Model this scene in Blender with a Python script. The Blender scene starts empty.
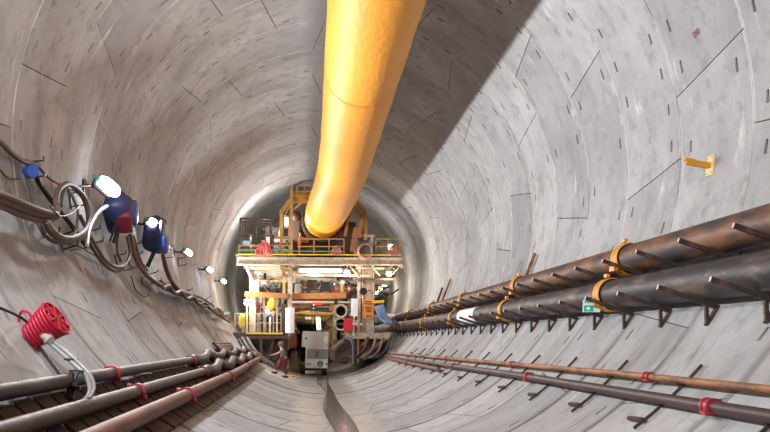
import bpy, bmesh, math, random
from mathutils import Vector, Matrix
random.seed(7)
C = bpy.context.scene.collection
PI = math.pi
R = 4.6                       # inner radius of the tunnel, axis at (0, y, R)
# ------------------------------------------------------------------ camera
CAM = Vector((-0.5712, 0.0, 1.6455))
F = 856.96
yaw, pit, rol = 0.085469, 0.147508, 0.034976
fw = Vector((math.sin(yaw)*math.cos(pit), math.cos(yaw)*math.cos(pit), math.sin(pit)))
r0 = Vector((math.cos(yaw), -math.sin(yaw), 0)); u0 = r0.cross(fw)
rr = r0*math.cos(rol) + u0*math.sin(rol); uu = u0*math.cos(rol) - r0*math.sin(rol)
cd = bpy.data.cameras.new('camera'); cam = bpy.data.objects.new('camera', cd); C.objects.link(cam)
cd.sensor_width = 36; cd.lens = F/770*36; cd.clip_end = 300
cam.matrix_world = Matrix(((rr.x, uu.x, -fw.x, CAM.x), (rr.y, uu.y, -fw.y, CAM.y), (rr.z, uu.z, -fw.z, CAM.z), (0, 0, 0, 1)))
bpy.context.scene.camera = cam

def ray(px, py): return rr*((px-385)/F) - uu*((py-216)/F) + fw
def at(px, py, d):                       # point of the place at distance d along the tunnel
    D = ray(px, py); return CAM + D*(d/D.y)
def onwall(px, py, off=0.0):             # point on the lining (off metres inside it)
    D = ray(px, py); rad = R-off
    a = D.x**2+D.z**2; cz = CAM.z-R; b = D.x*CAM.x+D.z*cz; c = CAM.x**2+cz**2-rad**2
    return CAM + D*((-b+math.sqrt(b*b-a*c))/a)
def cyl(d, deg, off=0.0):                # distance along, angle from the invert (+ right), metres off the lining
    a = math.radians(deg); return Vector(((R-off)*math.sin(a), d, R-(R-off)*math.cos(a)))

# ------------------------------------------------------------------ materials
def newmat(name):
    m = bpy.data.materials.new(name); m.use_nodes = True
    nt = m.node_tree; b = nt.nodes['Principled BSDF']; return m, nt, b
def N(nt, t, **k):
    n = nt.nodes.new(t)
    for a, v in k.items():
        if a in n.inputs.keys(): n.inputs[a].default_value = v
        else: setattr(n, a, v)
    return n
def math_(nt, op, a, b=None, c=None):
    n = nt.nodes.new('ShaderNodeMath'); n.operation = op
    for i, v in enumerate((a, b, c)):
        if v is None: continue
        if isinstance(v, (int, float)): n.inputs[i].default_value = v
        else: nt.links.new(v, n.inputs[i])
    return n.outputs[0]
def mixc(nt, fac, a, b):
    n = nt.nodes.new('ShaderNodeMix'); n.data_type = 'RGBA'
    for s, v in ((0, fac), (6, a), (7, b)):
        if isinstance(v, (int, float)): n.inputs[s].default_value = v
        elif isinstance(v, tuple): n.inputs[s].default_value = (*v, 1)
        else: nt.links.new(v, n.inputs[s])
    return n.outputs[2]
def ramp(nt, src, lo, hi):
    if lo > hi: return math_(nt, 'SUBTRACT', 1.0, ramp(nt, src, hi, lo))
    n = nt.nodes.new('ShaderNodeMapRange'); n.clamp = True; n.interpolation_type = 'SMOOTHSTEP'
    nt.links.new(src, n.inputs[0]); n.inputs[1].default_value = lo; n.inputs[2].default_value = hi
    return n.outputs[0]

def painted(name, col, rough=.5, metal=0., wear=.35, worn=(.12, .08, .06), scale=6):
    m, nt, b = newmat(name)
    tc = N(nt, 'ShaderNodeTexCoord'); no = N(nt, 'ShaderNodeTexNoise', Scale=float(scale), Detail=6.0, Roughness=.65)
    nt.links.new(tc.outputs['Object'], no.inputs['Vector'])
    f = ramp(nt, no.outputs[0], .62-.25*wear, .72)
    f = math_(nt, 'MULTIPLY', f, wear)
    nt.links.new(mixc(nt, f, col, worn), b.inputs['Base Color'])
    b.inputs['Roughness'].default_value = rough; b.inputs['Metallic'].default_value = metal; b.inputs['Specular IOR Level'].default_value = .35
    return m
def emis(name, col, s):
    m, nt, b = newmat(name)
    b.inputs['Base Color'].default_value = (*col, 1); b.inputs['Emission Color'].default_value = (*col, 1)
    b.inputs['Emission Strength'].default_value = s; return m

def concrete():
    m, nt, b = newmat('lining_concrete'); L = nt.links
    tc = N(nt, 'ShaderNodeTexCoord'); sp = N(nt, 'ShaderNodeSeparateXYZ'); L.new(tc.outputs['Object'], sp.inputs[0])
    X, Y, Z = sp.outputs
    zr = math_(nt, 'SUBTRACT', R, Z)
    ang = math_(nt, 'MULTIPLY', math_(nt, 'ARCTAN2', X, zr), 180/PI)          # degrees from the invert
    arc = math_(nt, 'MULTIPLY', ang, R*PI/180)
    def vec(a, b_): 
        c = N(nt, 'ShaderNodeCombineXYZ'); L.new(a, c.inputs[0]); L.new(b_, c.inputs[1]); return c.outputs[0]
    V = vec(Y, arc)
    def noise(v, scale, det=5., ro=.6, sx=1., sy=1.):
        mp = N(nt, 'ShaderNodeMapping'); mp.inputs['Scale'].default_value = (sx, sy, 1); L.new(v, mp.inputs[0])
        n = N(nt, 'ShaderNodeTexNoise', Scale=scale, Detail=det, Roughness=ro); L.new(mp.outputs[0], n.inputs['Vector']); return n.outputs[0]
    at_ = N(nt, 'ShaderNodeAttribute'); at_.attribute_name = 'tone'
    tone = at_.outputs['Fac']
    big = noise(tc.outputs['Object'], .55, 4.)
    mid = noise(tc.outputs['Object'], 2.6, 6., .7)
    fine = noise(tc.outputs['Object'], 14., 5., .7)
    col = mixc(nt, ramp(nt, big, .3, .7), (.335, .33, .332), (.47, .466, .468))
    col = mixc(nt, math_(nt, 'MULTIPLY', ramp(nt, mid, .48, .68), .62), col, (.24, .23, .225))
    col = mixc(nt, math_(nt, 'MULTIPLY', ramp(nt, fine, .45, .75), .22), col, (.21, .20, .195))
    # segment tone
    col = mixc(nt, math_(nt, 'MULTIPLY', tone, .75), col, (.19, .185, .195))
    # lime wash / grout smears along the rings
    sm = noise(V, 1.0, 6., .7, 2.6, .7)
    col = mixc(nt, math_(nt, 'MULTIPLY', ramp(nt, sm, .58, .72), .62), col, (.74, .73, .72))
    # dark streaks running round the ring
    st = noise(V, 1.0, 4., .6, 7.5, .9)
    low = ramp(nt, math_(nt, 'ABSOLUTE', ang), 75, 40)
    col = mixc(nt, math_(nt, 'MULTIPLY', math_(nt, 'MULTIPLY', ramp(nt, st, .58, .70), low), .85), col, (.13, .12, .115))
    col = mixc(nt, math_(nt, 'MULTIPLY', ramp(nt, noise(V, 1.0, 5., .65, .9, .35), .52, .68), .45), col, (.20, .19, .185))
    # chipped, lime-edged ring seams; dirt settled in them low down
    sy = math_(nt, 'PINGPONG', math_(nt, 'SUBTRACT', Y, 9.4818-2.01482*10), 2.01482/2)
    ed = ramp(nt, math_(nt, 'ADD', sy, math_(nt, 'MULTIPLY', fine, .05)), .065, .035)
    hi = ramp(nt, ang, -200, -199)
    high = math_(nt, 'MULTIPLY', ed, math_(nt, 'SUBTRACT', 1.0, low))
    col = mixc(nt, math_(nt, 'MULTIPLY', math_(nt, 'MULTIPLY', high, ramp(nt, noise(V, .6, 2.), .42, .55)), .55), col, (.76, .75, .73))
    dirt = ramp(nt, math_(nt, 'ADD', sy, math_(nt, 'MULTIPLY', sm, .22)), .24, .12)
    col = mixc(nt, math_(nt, 'MULTIPLY', math_(nt, 'MULTIPLY', dirt, low), .75), col, (.12, .11, .105))
    # square filled lifting marks
    fy = math_(nt, 'PINGPONG', math_(nt, 'ADD', Y, .53), 1.0075/2)
    fa = math_(nt, 'PINGPONG', math_(nt, 'ADD', ang, 1.1), 3.65/2*1.0)
    jn = noise(V, .9, 1.)
    k = math_(nt, 'MULTIPLY', math_(nt, 'LESS_THAN', fy, .055), math_(nt, 'LESS_THAN', fa, .75))
    k = math_(nt, 'MULTIPLY', k, ramp(nt, jn, .50, .54))
    col = mixc(nt, math_(nt, 'MULTIPLY', k, .45), col, (.22, .22, .225))
    # dark brown band under the pipes on the left, ragged upper edge, soft lower edge
    e = math_(nt, 'MULTIPLY', math_(nt, 'SUBTRACT', noise(V, 1.0, 5., .7, 4., .9), .5), 9.)
    a2 = math_(nt, 'ADD', ang, e)
    band = math_(nt, 'MULTIPLY', ramp(nt, a2, -40.0, -38.2), ramp(nt, ang, -26.0, -28.5))
    band = math_(nt, 'MULTIPLY', band, ramp(nt, Y, 36, 28))
    col = mixc(nt, math_(nt, 'MULTIPLY', band, .93), col, mixc(nt, ramp(nt, st, .35, .65), (.14, .085, .062), (.05, .032, .026)))
    # damp, trodden invert
    wet = ramp(nt, math_(nt, 'ADD', math_(nt, 'ABSOLUTE', math_(nt, 'ADD', X, -.1)), math_(nt, 'MULTIPLY', mid, .9)), 1.65, 1.15)
    col = mixc(nt, math_(nt, 'MULTIPLY', wet, .8), col, (.19, .195, .205))
    L.new(col, b.inputs['Base Color'])
    ro = math_(nt, 'SUBTRACT', math_(nt, 'MULTIPLY_ADD', mid, .2, .62), math_(nt, 'MULTIPLY', wet, .40))
    L.new(ro, b.inputs['Roughness'])
    b.inputs['Specular IOR Level'].default_value = .28
    bp = N(nt, 'ShaderNodeBump', Strength=.25, Distance=.02); L.new(fine, bp.inputs['Height']); L.new(bp.outputs[0], b.inputs['Normal'])
    return m
def steel(name, dark=(.045, .038, .036), rust=(.27, .12, .05), amount=.3, rough=.42, near_rust=0, metal=.35):
    m, nt, b = newmat(name); L = nt.links
    tc = N(nt, 'ShaderNodeTexCoord'); mp = N(nt, 'ShaderNodeMapping'); mp.inputs['Scale'].default_value = (3, .8, 3)
    L.new(tc.outputs['Object'], mp.inputs[0])
    n1 = N(nt, 'ShaderNodeTexNoise', Scale=1.6, Detail=7.0, Roughness=.7); L.new(mp.outputs[0], n1.inputs['Vector'])
    n2 = N(nt, 'ShaderNodeTexNoise', Scale=9.0, Detail=5.0, Roughness=.7); L.new(mp.outputs[0], n2.inputs['Vector'])
    f = ramp(nt, n1.outputs[0], .70-amount*.5, .85-amount*.5)
    if near_rust:
        sp = N(nt, 'ShaderNodeSeparateXYZ'); L.new(tc.outputs['Object'], sp.inputs[0])
        f = math_(nt, 'MAXIMUM', f, math_(nt, 'MULTIPLY', ramp(nt, sp.outputs[1], near_rust+.02, near_rust), ramp(nt, n1.outputs[0], .40, .62)))
    c = mixc(nt, f, dark, rust)
    c = mixc(nt, math_(nt, 'MULTIPLY', ramp(nt, n2.outputs[0], .55, .75), .4), c, (.16, .13, .12))
    L.new(c, b.inputs['Base Color']); b.inputs['Metallic'].default_value = metal; b.inputs['Specular IOR Level'].default_value = .3
    L.new(math_(nt, 'MULTIPLY_ADD', n2.outputs[0], .35, rough-.15), b.inputs['Roughness'])
    return m
def orange_fabric():
    m, nt, b = newmat('orange_duct_fabric'); L = nt.links
    tc = N(nt, 'ShaderNodeTexCoord')
    n1 = N(nt, 'ShaderNodeTexNoise', Scale=1.3, Detail=6.0, Roughness=.6); L.new(tc.outputs['Object'], n1.inputs['Vector'])
    mp = N(nt, 'ShaderNodeMapping'); mp.inputs['Scale'].default_value = (2.2, .7, 2.2); L.new(tc.outputs['Object'], mp.inputs[0])
    n2 = N(nt, 'ShaderNodeTexNoise', Scale=1.7, Detail=5.0, Roughness=.7); L.new(mp.outputs[0], n2.inputs['Vector'])
    c = mixc(nt, n1.outputs[0], (.90, .31, .016), (.98, .43, .03))
    c = mixc(nt, math_(nt, 'MULTIPLY', ramp(nt, n2.outputs[0], .66, .74), .45), c, (.33, .2, .12))
    L.new(c, b.inputs['Base Color']); b.inputs['Roughness'].default_value = .55
    n3 = N(nt, 'ShaderNodeTexNoise', Scale=3.5, Detail=3.0); L.new(mp.outputs[0], n3.inputs['Vector'])
    bp = N(nt, 'ShaderNodeBump', Strength=.25, Distance=.06); L.new(n3.outputs[0], bp.inputs['Height']); L.new(bp.outputs[0], b.inputs['Normal'])
    return m

M = dict(
    concrete=concrete(), gap=painted('joint_gap', (.035, .03, .028), .9),
    duct=orange_fabric(),
    pipe_u=steel('rusty_pipe_steel', (.05, .036, .036), (.19, .085, .035), amount=.24, near_rust=11.6, rough=.52, metal=.15), pipe_l=steel('dark_pipe_steel', (.032, .026, .028), (.13, .085, .06), amount=.42, rough=.5, metal=.15),
    thin_rust=steel('rust_thin_pipe', (.16, .08, .045), (.36, .16, .07), .6, .6, metal=.1),
    thin_dark=steel('dark_thin_pipe', (.055, .030, .028), (.13, .065, .045), .35, .5, metal=.08),
    brown=steel('brown_pipe', (.15, .065, .04), (.24, .11, .07), .5, .55, metal=.05),
    bracket=steel('bracket_steel', (.05, .035, .032), (.16, .07, .04), .4, .6, metal=.2),
    supp=steel('rusty_support_bar', (.05, .03, .025), (.13, .06, .035), .5, .6, metal=.05), paintred=painted('painted_red', (.24, .012, .03), .6, 0, .2), bareend=painted('cut_steel_end', (.62, .42, .38), .5),
    coupling=painted('yellow_coupling', (.62, .28, .02), .45, 0, .4, (.15, .08, .04)),
    red=painted('red_paint', (.62, .02, .03), .4, 0, .15), magenta=painted('crimson_paint', (.42, .010, .04), .35, 0, .12, (.25, .01, .02)),
    redhose=painted('faded_red_hose', (.62, .13, .12), .5, 0, .3, (.35, .1, .1)),
    clampred=painted('dull_red_clamp', (.34, .022, .028), .5, 0, .5, (.12, .03, .02)), pinkhose=painted('dusty_red_hose', (.42, .17, .15), .6, 0, .3),
    white=painted('white_paint', (.88, .88, .88), .45, 0, .15, (.4, .36, .32)),
    cream=painted('cream_steel', (.46, .38, .28), .5, 0, .8, (.22, .13, .07)),
    greysteel=painted('grey_steel', (.45, .42, .38), .55, 0, .4, (.18, .12, .09)),
    ochre=painted('ochre_steel', (.50, .30, .07), .5, 0, .6, (.14, .08, .04)),
    rustbeam=painted('orange_brown_steel', (.38, .16, .04), .55, 0, .6, (.12, .06, .03)),
    yellow=painted('yellow_paint', (.80, .55, .05), .45, 0, .25),
    green=painted('green_paint', (.05, .40, .22), .5, 0, .2),
    darkbrown=painted('dark_brown_steel', (.085, .055, .042), .6, 0, .4, (.2, .1, .06)),
    black=painted('black_rubber', (.02, .02, .022), .55, 0, .2),
    blackmetal=painted('black_metal', (.035, .033, .033), .45, .3, .3),
    hose=painted('brown_grey_hose', (.15, .095, .08), .7, 0, .4, (.10, .07, .06), 3),
    hose2=painted('grey_hose', (.12, .108, .105), .65, 0, .4, (.08, .07, .07), 3),
    whitehose=painted('white_hose', (.70, .70, .68), .4, 0, .2),
    greyhose=painted('steel_grey_hose', (.30, .30, .29), .35, .2, .3),
    blue=painted('blue_tarpaulin', (.04, .10, .45), .4, 0, .2, (.02, .03, .12)),
    navy=painted('navy_shell', (.03, .04, .12), .45, 0, .3), bluehose=painted('blue_grey_hose', (.10, .16, .30), .5, 0, .4),
    maroon=painted('dull_red_panel', (.27, .025, .045), .6, 0, .3),
    glass=painted('screen_glass', (.35, .5, .6), .15), signgreen=painted('sign_green', (.02, .50, .30), .5, 0, .0),
    signwhite=painted('sign_white', (.85, .88, .86), .5, 0, .0), signorange=painted('notice_orange', (.75, .27, .05), .5, 0, .2),
    pale=painted('pale_yellow_plate', (.82, .58, .28), .5, 0, .2), wood=painted('dark_timber', (.085, .047, .033), .8, 0, .8, (.035, .02, .016), 5),
    skin=painted('skin', (.45, .28, .2), .5, 0, 0.), shirt=painted('grey_shirt', (.16, .17, .18), .8, 0, .2),
    trousers=painted('rust_red_trousers', (.14, .028, .012), .8, 0, .3), hair=painted('brown_hair', (.16, .12, .10), .8), boots=painted('dark_boots', (.05, .035, .03), .7),
    redglow=emis('red_indicator', (1, .05, .03), 3.),
)
M['lamp_glass'] = emis('floodlight_glass', (.93, .96, 1.), 60.)
M['tube_glass'] = emis('tube_light_glass', (1, .97, .9), 5.)
M['warm_glass'] = emis('warm_lamp_glass', (1, .86, .66), 22.)
M['cool_glass'] = emis('cool_lamp_glass', (.85, .95, 1), 6.)
def water():
    m, nt, b = newmat('dirty_water'); b.inputs['Base Color'].default_value = (.15, .14, .125, 1); b.inputs['Roughness'].default_value = .12
    tc = N(nt, 'ShaderNodeTexCoord'); n = N(nt, 'ShaderNodeTexNoise', Scale=5.0, Detail=2.0); nt.links.new(tc.outputs['Object'], n.inputs['Vector'])
    bp = N(nt, 'ShaderNodeBump', Strength=.08, Distance=.02); nt.links.new(n.outputs[0], bp.inputs['Height']); nt.links.new(bp.outputs[0], b.inputs['Normal'])
    return m
M['water'] = water()

# ------------------------------------------------------------------ mesh collector
class MB:
    def __init__(s): s.v = []; s.f = []; s.sm = []; s.mi = []
    def add(s, vs, fs, smooth=False, mi=0):
        o = len(s.v); s.v += [Vector(v) for v in vs]; s.f += [tuple(i+o for i in f) for f in fs]
        s.sm += [smooth]*len(fs); s.mi += [mi]*len(fs)
    def box(s, c, size, mi=0, rot=None):
        c = Vector(c); x, y, z = [k/2 for k in size]
        vs = [Vector(p) for p in ((-x,-y,-z),(x,-y,-z),(x,y,-z),(-x,y,-z),(-x,-y,z),(x,-y,z),(x,y,z),(-x,y,z))]
        if rot is not None: vs = [rot @ v for v in vs]
        s.add([c+v for v in vs], [(0,3,2,1),(4,5,6,7),(0,1,5,4),(1,2,6,5),(2,3,7,6),(3,0,4,7)], False, mi)
    def frame(s, a, b, up):
        a, b = Vector(a), Vector(b); t = (b-a).normalized(); up = Vector(up)
        if abs(t.dot(up.normalized())) > .97: up = Vector((1, 0, 0)) if abs(t.x) < .9 else Vector((0, 1, 0))
        x = t.cross(up).normalized(); return a, b, t, x, x.cross(t)
    def bar(s, a, b, w, h, up=(0, 0, 1), mi=0, endmi=None):
        a, b, t, x, y = s.frame(a, b, up); x = x*w/2; y = y*h/2
        vs = [a-x-y, a+x-y, a+x+y, a-x+y, b-x-y, b+x-y, b+x+y, b-x+y]
        s.add(vs, [(4,5,6,7),(0,1,5,4),(1,2,6,5),(2,3,7,6),(3,0,4,7)], False, mi)
        s.add(vs[:4], [(0,3,2,1)], False, mi if endmi is None else endmi)
    def ibeam(s, a, b, w, h, up=(0, 0, 1), t=.02, mi=0):
        A, B, T, x, y = s.frame(a, b, up)
        s.bar(A+y*(h/2-t/2), B+y*(h/2-t/2), w, t, up, mi); s.bar(A-y*(h/2-t/2), B-y*(h/2-t/2), w, t, up, mi)
        s.bar(A, B, t, h-2*t, up, mi)
    def tube(s, pts, r, n=12, caps=True, mi=0, closed=False, inner=None):
        pts = [Vector(p) for p in pts]; m = len(pts); rs = r if isinstance(r, (list, tuple)) else [r]*m
        nrm = None; vs = []
        for i, p in enumerate(pts):
            t = ((pts[(i+1) % m]-pts[i-1]) if closed else (pts[min(i+1, m-1)]-pts[max(i-1, 0)])).normalized()
            if nrm is None:
                nrm = t.orthogonal().normalized()
            nrm = (nrm - t*nrm.dot(t)).normalized(); bn = t.cross(nrm)
            vs += [p + (nrm*math.cos(2*PI*k/n) + bn*math.sin(2*PI*k/n))*rs[i] for k in range(n)]
        fs = []
        for i in range(m if closed else m-1):
            j = (i+1) % m
            fs += [(i*n+k, i*n+(k+1) % n, j*n+(k+1) % n, j*n+k) for k in range(n)]
        s.add(vs, fs, True, mi)
        if caps and not closed:
            s.add(vs[:n], [tuple(range(n-1, -1, -1))], False, mi); s.add(vs[-n:], [tuple(range(n))], False, mi)
    def pipe(s, pts, ro, ri, n=24, mi=0):       # hollow
        s.tube(pts, ro, n, False, mi); s.tube(pts[::-1], ri, n, False, mi)
        for e in (0, -1):
            t = (Vector(pts[1])-Vector(pts[0])).normalized(); a = t.orthogonal().normalized(); b = t.cross(a); c = Vector(pts[e])
            vs = [c+(a*math.cos(2*PI*k/n)+b*math.sin(2*PI*k/n))*q for q in (ro, ri) for k in range(n)]
            s.add(vs, [(k, (k+1) % n, n+(k+1) % n, n+k) for k in range(n)], False, mi)
    def disc(s, c, axis, r, h, n=24, mi=0):
        a = Vector(axis).normalized(); s.tube([Vector(c)-a*h/2, Vector(c)+a*h/2], r, n, True, mi)
    def torus(s, c, axis, R_, r, n=28, k=8, mi=0):
        a = Vector(axis).normalized(); x = a.orthogonal().normalized(); y = a.cross(x)
        s.tube([Vector(c)+(x*math.cos(2*PI*i/n)+y*math.sin(2*PI*i/n))*R_ for i in range(n)], r, k, False, mi, True)
    def ball(s, c, rx, ry=None, rz=None, n=14, mi=0):
        ry = ry or rx; rz = rz or rx; c = Vector(c); vs = []; m = n//2
        for i in range(m+1):
            a = PI*i/m
            for k in range(n): vs.append(c+Vector((rx*math.sin(a)*math.cos(2*PI*k/n), ry*math.sin(a)*math.sin(2*PI*k/n), rz*math.cos(a))))
        fs = [(i*n+k, (i+1)*n+k, (i+1)*n+(k+1) % n, i*n+(k+1) % n) for i in range(m) for k in range(n)]
        s.add(vs, fs, True, mi)
    def build(s, name, mats, parent=None, bevel=0, origin=None):
        me = bpy.data.meshes.new(name)
        o = bpy.data.objects.new(name, me); C.objects.link(o)
        base = Vector((0, 0, 0))
        if parent is not None: o.parent = parent; base = parent['_base_v'] if False else BASE[parent.name]
        elif origin is not None: base = Vector(origin); o.location = base
        BASE[o.name] = base
        me.from_pydata([v-base for v in s.v], [], s.f)
        for m_ in (mats if isinstance(mats, (list, tuple)) else [mats]): me.materials.append(M[m_])
        me.polygons.foreach_set('use_smooth', s.sm); me.polygons.foreach_set('material_index', s.mi)
        me.update()
        if bevel:
            bm = bmesh.new(); bm.from_mesh(me)
            bmesh.ops.remove_doubles(bm, verts=bm.verts, dist=1e-5)
            bmesh.ops.bevel(bm, geom=bm.edges[:], offset=bevel, segments=2, affect='EDGES', clamp_overlap=True)
            bm.to_mesh(me); bm.free()
        return o
BASE = {}
def tag(o, label=None, cat=None, group=None, kind=None):
    if label: o['label'] = label
    if cat: o['category'] = cat
    if group: o['group'] = group
    if kind: o['kind'] = kind
    return o
def thing(name, loc, label, cat, group=None):
    o = bpy.data.objects.new(name, None); C.objects.link(o); o.location = loc; o.empty_display_size = .1
    BASE[o.name] = Vector(loc); return tag(o, label, cat, group)
def part(name, mats, parent, fn, label=None, bevel=0):
    mb = MB(); fn(mb); o = mb.build(name, mats, parent, bevel)
    if label: o['label'] = label
    return o
def solo(name, mats, fn, label, cat, group=None, origin=None, bevel=0, kind=None):
    mb = MB(); fn(mb)
    if origin is None:
        lo = Vector((min(v[i] for v in mb.v) for i in range(3))); hi = Vector((max(v[i] for v in mb.v) for i in range(3)))
        origin = Vector(((lo.x+hi.x)/2, (lo.y+hi.y)/2, lo.z))
    return tag(mb.build(name, mats, None, bevel, origin), label, cat, group, kind)
def smooth_path(pts, k=8):
    pts = [Vector(p) for p in pts]; out = []
    P = [pts[0]*2-pts[1]] + pts + [pts[-1]*2-pts[-2]]
    for i in range(1, len(P)-2):
        for j in range(k):
            t = j/k; a, b, c, d = P[i-1], P[i], P[i+1], P[i+2]
            out.append(.5*((2*b)+(c-a)*t+(2*a-5*b+4*c-d)*t*t+(3*b-a-3*c+d)*t**3))
    out.append(pts[-1]); return out
ORD = ['first', 'second', 'third', 'fourth', 'fifth', 'sixth', 'seventh', 'eighth', 'ninth', 'tenth', 'eleventh', 'twelfth', 'thirteenth',
       'fourteenth', 'fifteenth', 'sixteenth', 'seventeenth', 'eighteenth', 'nineteenth', 'twentieth', 'twenty-first', 'twenty-second',
       'twenty-third', 'twenty-fourth', 'twenty-fifth', 'twenty-sixth', 'twenty-seventh', 'twenty-eighth', 'twenty-ninth', 'thirtieth']

# ------------------------------------------------------------------ lining rings
D0, W = 9.4818, 2.01482
fam = {-1: 0, 0: 1, 1: 0, 2: 2, 3: 0, 4: 2, 5: 1, 6: 0, 7: 1}
SH = {n: dict(v=[], f=[], sm=[], mi=[], tone=[]) for n in ('floor', 'wall_left', 'wall_right', 'ceiling')}
def zone(a):
    a = (a+180) % 360-180
    return 'floor' if abs(a) < 35 else ('wall_right' if 35 <= a < 130 else ('wall_left' if -130 < a <= -35 else 'ceiling'))
def quad(pts, tone, mi=0, sm=False, z=None):
    if sm:
        a_, b_, c_ = Vector(pts[0]), Vector(pts[1]), Vector(pts[2])
        if (b_-a_).cross(c_-a_).dot(Vector((-a_.x, 0, R-a_.z))) < 0: pts = pts[::-1]
    s = SH[z]; o = len(s['v']); s['v'] += pts; s['f'].append(tuple(range(o, o+len(pts)))); s['sm'].append(sm); s['mi'].append(mi); s['tone'].append(tone)
def P(y, a, rad):
    a = math.radians(a); return (rad*math.sin(a), y, R-rad*math.cos(a))
G = .0065
prev = 0
for n in range(-10, 34):
    if n in fam: k = fam[n]
    else:
        k = random.choice([q for q in (0, 1, 2) if q != prev])
    prev = k
    y0, y1 = D0+n*W+G, D0+(n+1)*W-G
    ref = 85.6+14.6*k
    ringoff = random.uniform(-.009, .009)
    cols = [y0, D0+n*W+.27, D0+n*W+.345, D0+n*W+1.0, D0+n*W+1.67, D0+n*W+1.745, y1]
    joints = []
    flip = 1 if (n in (3, 5, 7, 2) ) else random.choice((1, -1))
    flipk = {0: -1, 1: -1, 2: -1, 3: 1, 4: -1, 5: 1, 6: 1, 7: -1}
    base = ref-87.6
    for j in range(9):
        ang = base+43.8*j
        sgn = flipk.get(n, flip)*(1 if j % 2 == 0 else -1)
        joints.append((ang-1.75*sgn, ang+1.75*sgn))
    for j in range(9):
        A = joints[j]; B = joints[(j+1) % 9]
        if j == 8: B = (B[0]+360, B[1]+360)
        w_ = (B[0]+B[1]-A[0]-A[1])/2
        tone = max(0, random.gauss(.12, .18)) if random.random() < .85 else random.uniform(.4, .7)
        if n == 3 and j == 5: tone = .2
        dr = ringoff+random.uniform(-.003, .003)
        npk = max(1, round(w_/7.3)); gp = math.degrees(.008/R)
        tl = [0.]
        for q in range(npk):
            c = (q+.5)/npk; hw = 1.05/w_
            tl += [c-hw, c+hw]
            if q < npk-1: tl.append((q+1)/npk)
        tl.append(1.)
        def an(y, t):
            s_ = (y-y0)/(y1-y0); a_ = A[0]+gp+(A[1]-A[0])*s_; b_ = B[0]-gp+(B[1]-B[0])*s_; return a_+(b_-a_)*t
        rad = R+dr
        for ti in range(len(tl)-1):
            ispk = any(abs((tl[ti]+tl[ti+1])/2-(q+.5)/npk) < 1e-6 for q in range(npk))
            for ci in range(6):
                ya, yb = cols[ci], cols[ci+1]; ta, tb = tl[ti], tl[ti+1]
                z = zone(an((ya+yb)/2, (ta+tb)/2))
                c4 = [(ya, an(ya, ta)), (yb, an(yb, ta)), (yb, an(yb, tb)), (ya, an(ya, tb))]
                top = [P(y, a, rad) for y, a in c4]
                if ispk and ci in (1, 4) and random.random() < .5:
                    # wedge-shaped bolt pocket: narrow at one end, sunk 7 cm
                    ym = (ya+yb)/2; up = an(ym, .5) % 360 > 180
                    narrow = (2, 3) if not up else (0, 1)
                    hole = [list(p) for p in c4]
                    for q in narrow: hole[q][0] = ym+(hole[q][0]-ym)*.35
                    ht = [P(y, a, rad) for y, a in hole]; hb = [P(ym+(y-ym)*.7, a, rad+.07) for y, a in hole]
                    for q in range(4):
                        w2 = (q+1) % 4
                        if (Vector(top[q])-Vector(ht[q])).length+(Vector(top[w2])-Vector(ht[w2])).length > 1e-6:
                            quad([top[q], top[w2], ht[w2], ht[q]], tone, 0, True, z)
                        quad([ht[q], ht[w2], hb[w2], hb[q]], tone, 0, False, z)
                    quad(hb, tone, 0, False, z)
                else: quad(top, tone, 0, True, z)
                if ci == 0: quad([P(ya, an(ya, ta), rad), P(ya, an(ya, tb), rad), P(ya-.002, an(ya, tb), R+.05), P(ya-.002, an(ya, ta), R+.05)], tone, 0, False, z)
                if ci == 5: quad([P(yb, an(yb, ta), rad), P(yb, an(yb, tb), rad), P(yb+.002, an(yb, tb), R+.05), P(yb+.002, an(yb, ta), R+.05)], tone, 0, False, z)
                if ti == 0: quad([top[0], top[1], P(yb, an(yb, 0), R+.05), P(ya, an(ya, 0), R+.05)], tone, 0, False, z)
                if ti == len(tl)-2: quad([top[3], top[2], P(yb, an(yb, 1), R+.05), P(ya, an(ya, 1), R+.05)], tone, 0, False, z)
ya, yb = D0-10*W-.2, D0+34*W+.2
for i in range(180):                                    # dark gasket layer behind the joints, and the grout behind the ring
    a, b = i*2, i*2+2; z = zone(i*2+1)
    for ra in (R+.05, R+.30): quad([P(ya, a, ra), P(yb, a, ra), P(yb, b, ra), P(ya, b, ra)], 0, 1, True, z)
for n, s in SH.items():
    me = bpy.data.meshes.new(n); me.from_pydata(s['v'], [], s['f']); me.materials.append(M['concrete']); me.materials.append(M['gap'])
    me.polygons.foreach_set('use_smooth', s['sm']); me.polygons.foreach_set('material_index', s['mi'])
    at_ = me.attributes.new('tone', 'FLOAT', 'FACE'); at_.data.foreach_set('value', s['tone'])
    nrm = []
    for p_, sm_ in zip(me.polygons, s['sm']):
        for vi in p_.vertices:
            if sm_: v = me.vertices[vi].co; nrm.append(Vector((-v.x, 0, R-v.z)).normalized())
            else: nrm.append(p_.normal.copy())
    me.normals_split_custom_set(nrm)
    o = bpy.data.objects.new(n, me); C.objects.link(o); o['kind'] = 'structure'
mb = MB(); mb.disc((0, 77.5, R), (0, 1, 0), R+.1, .3, 64)
tag(mb.build('wall_back', 'darkbrown'), kind='structure')

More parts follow.
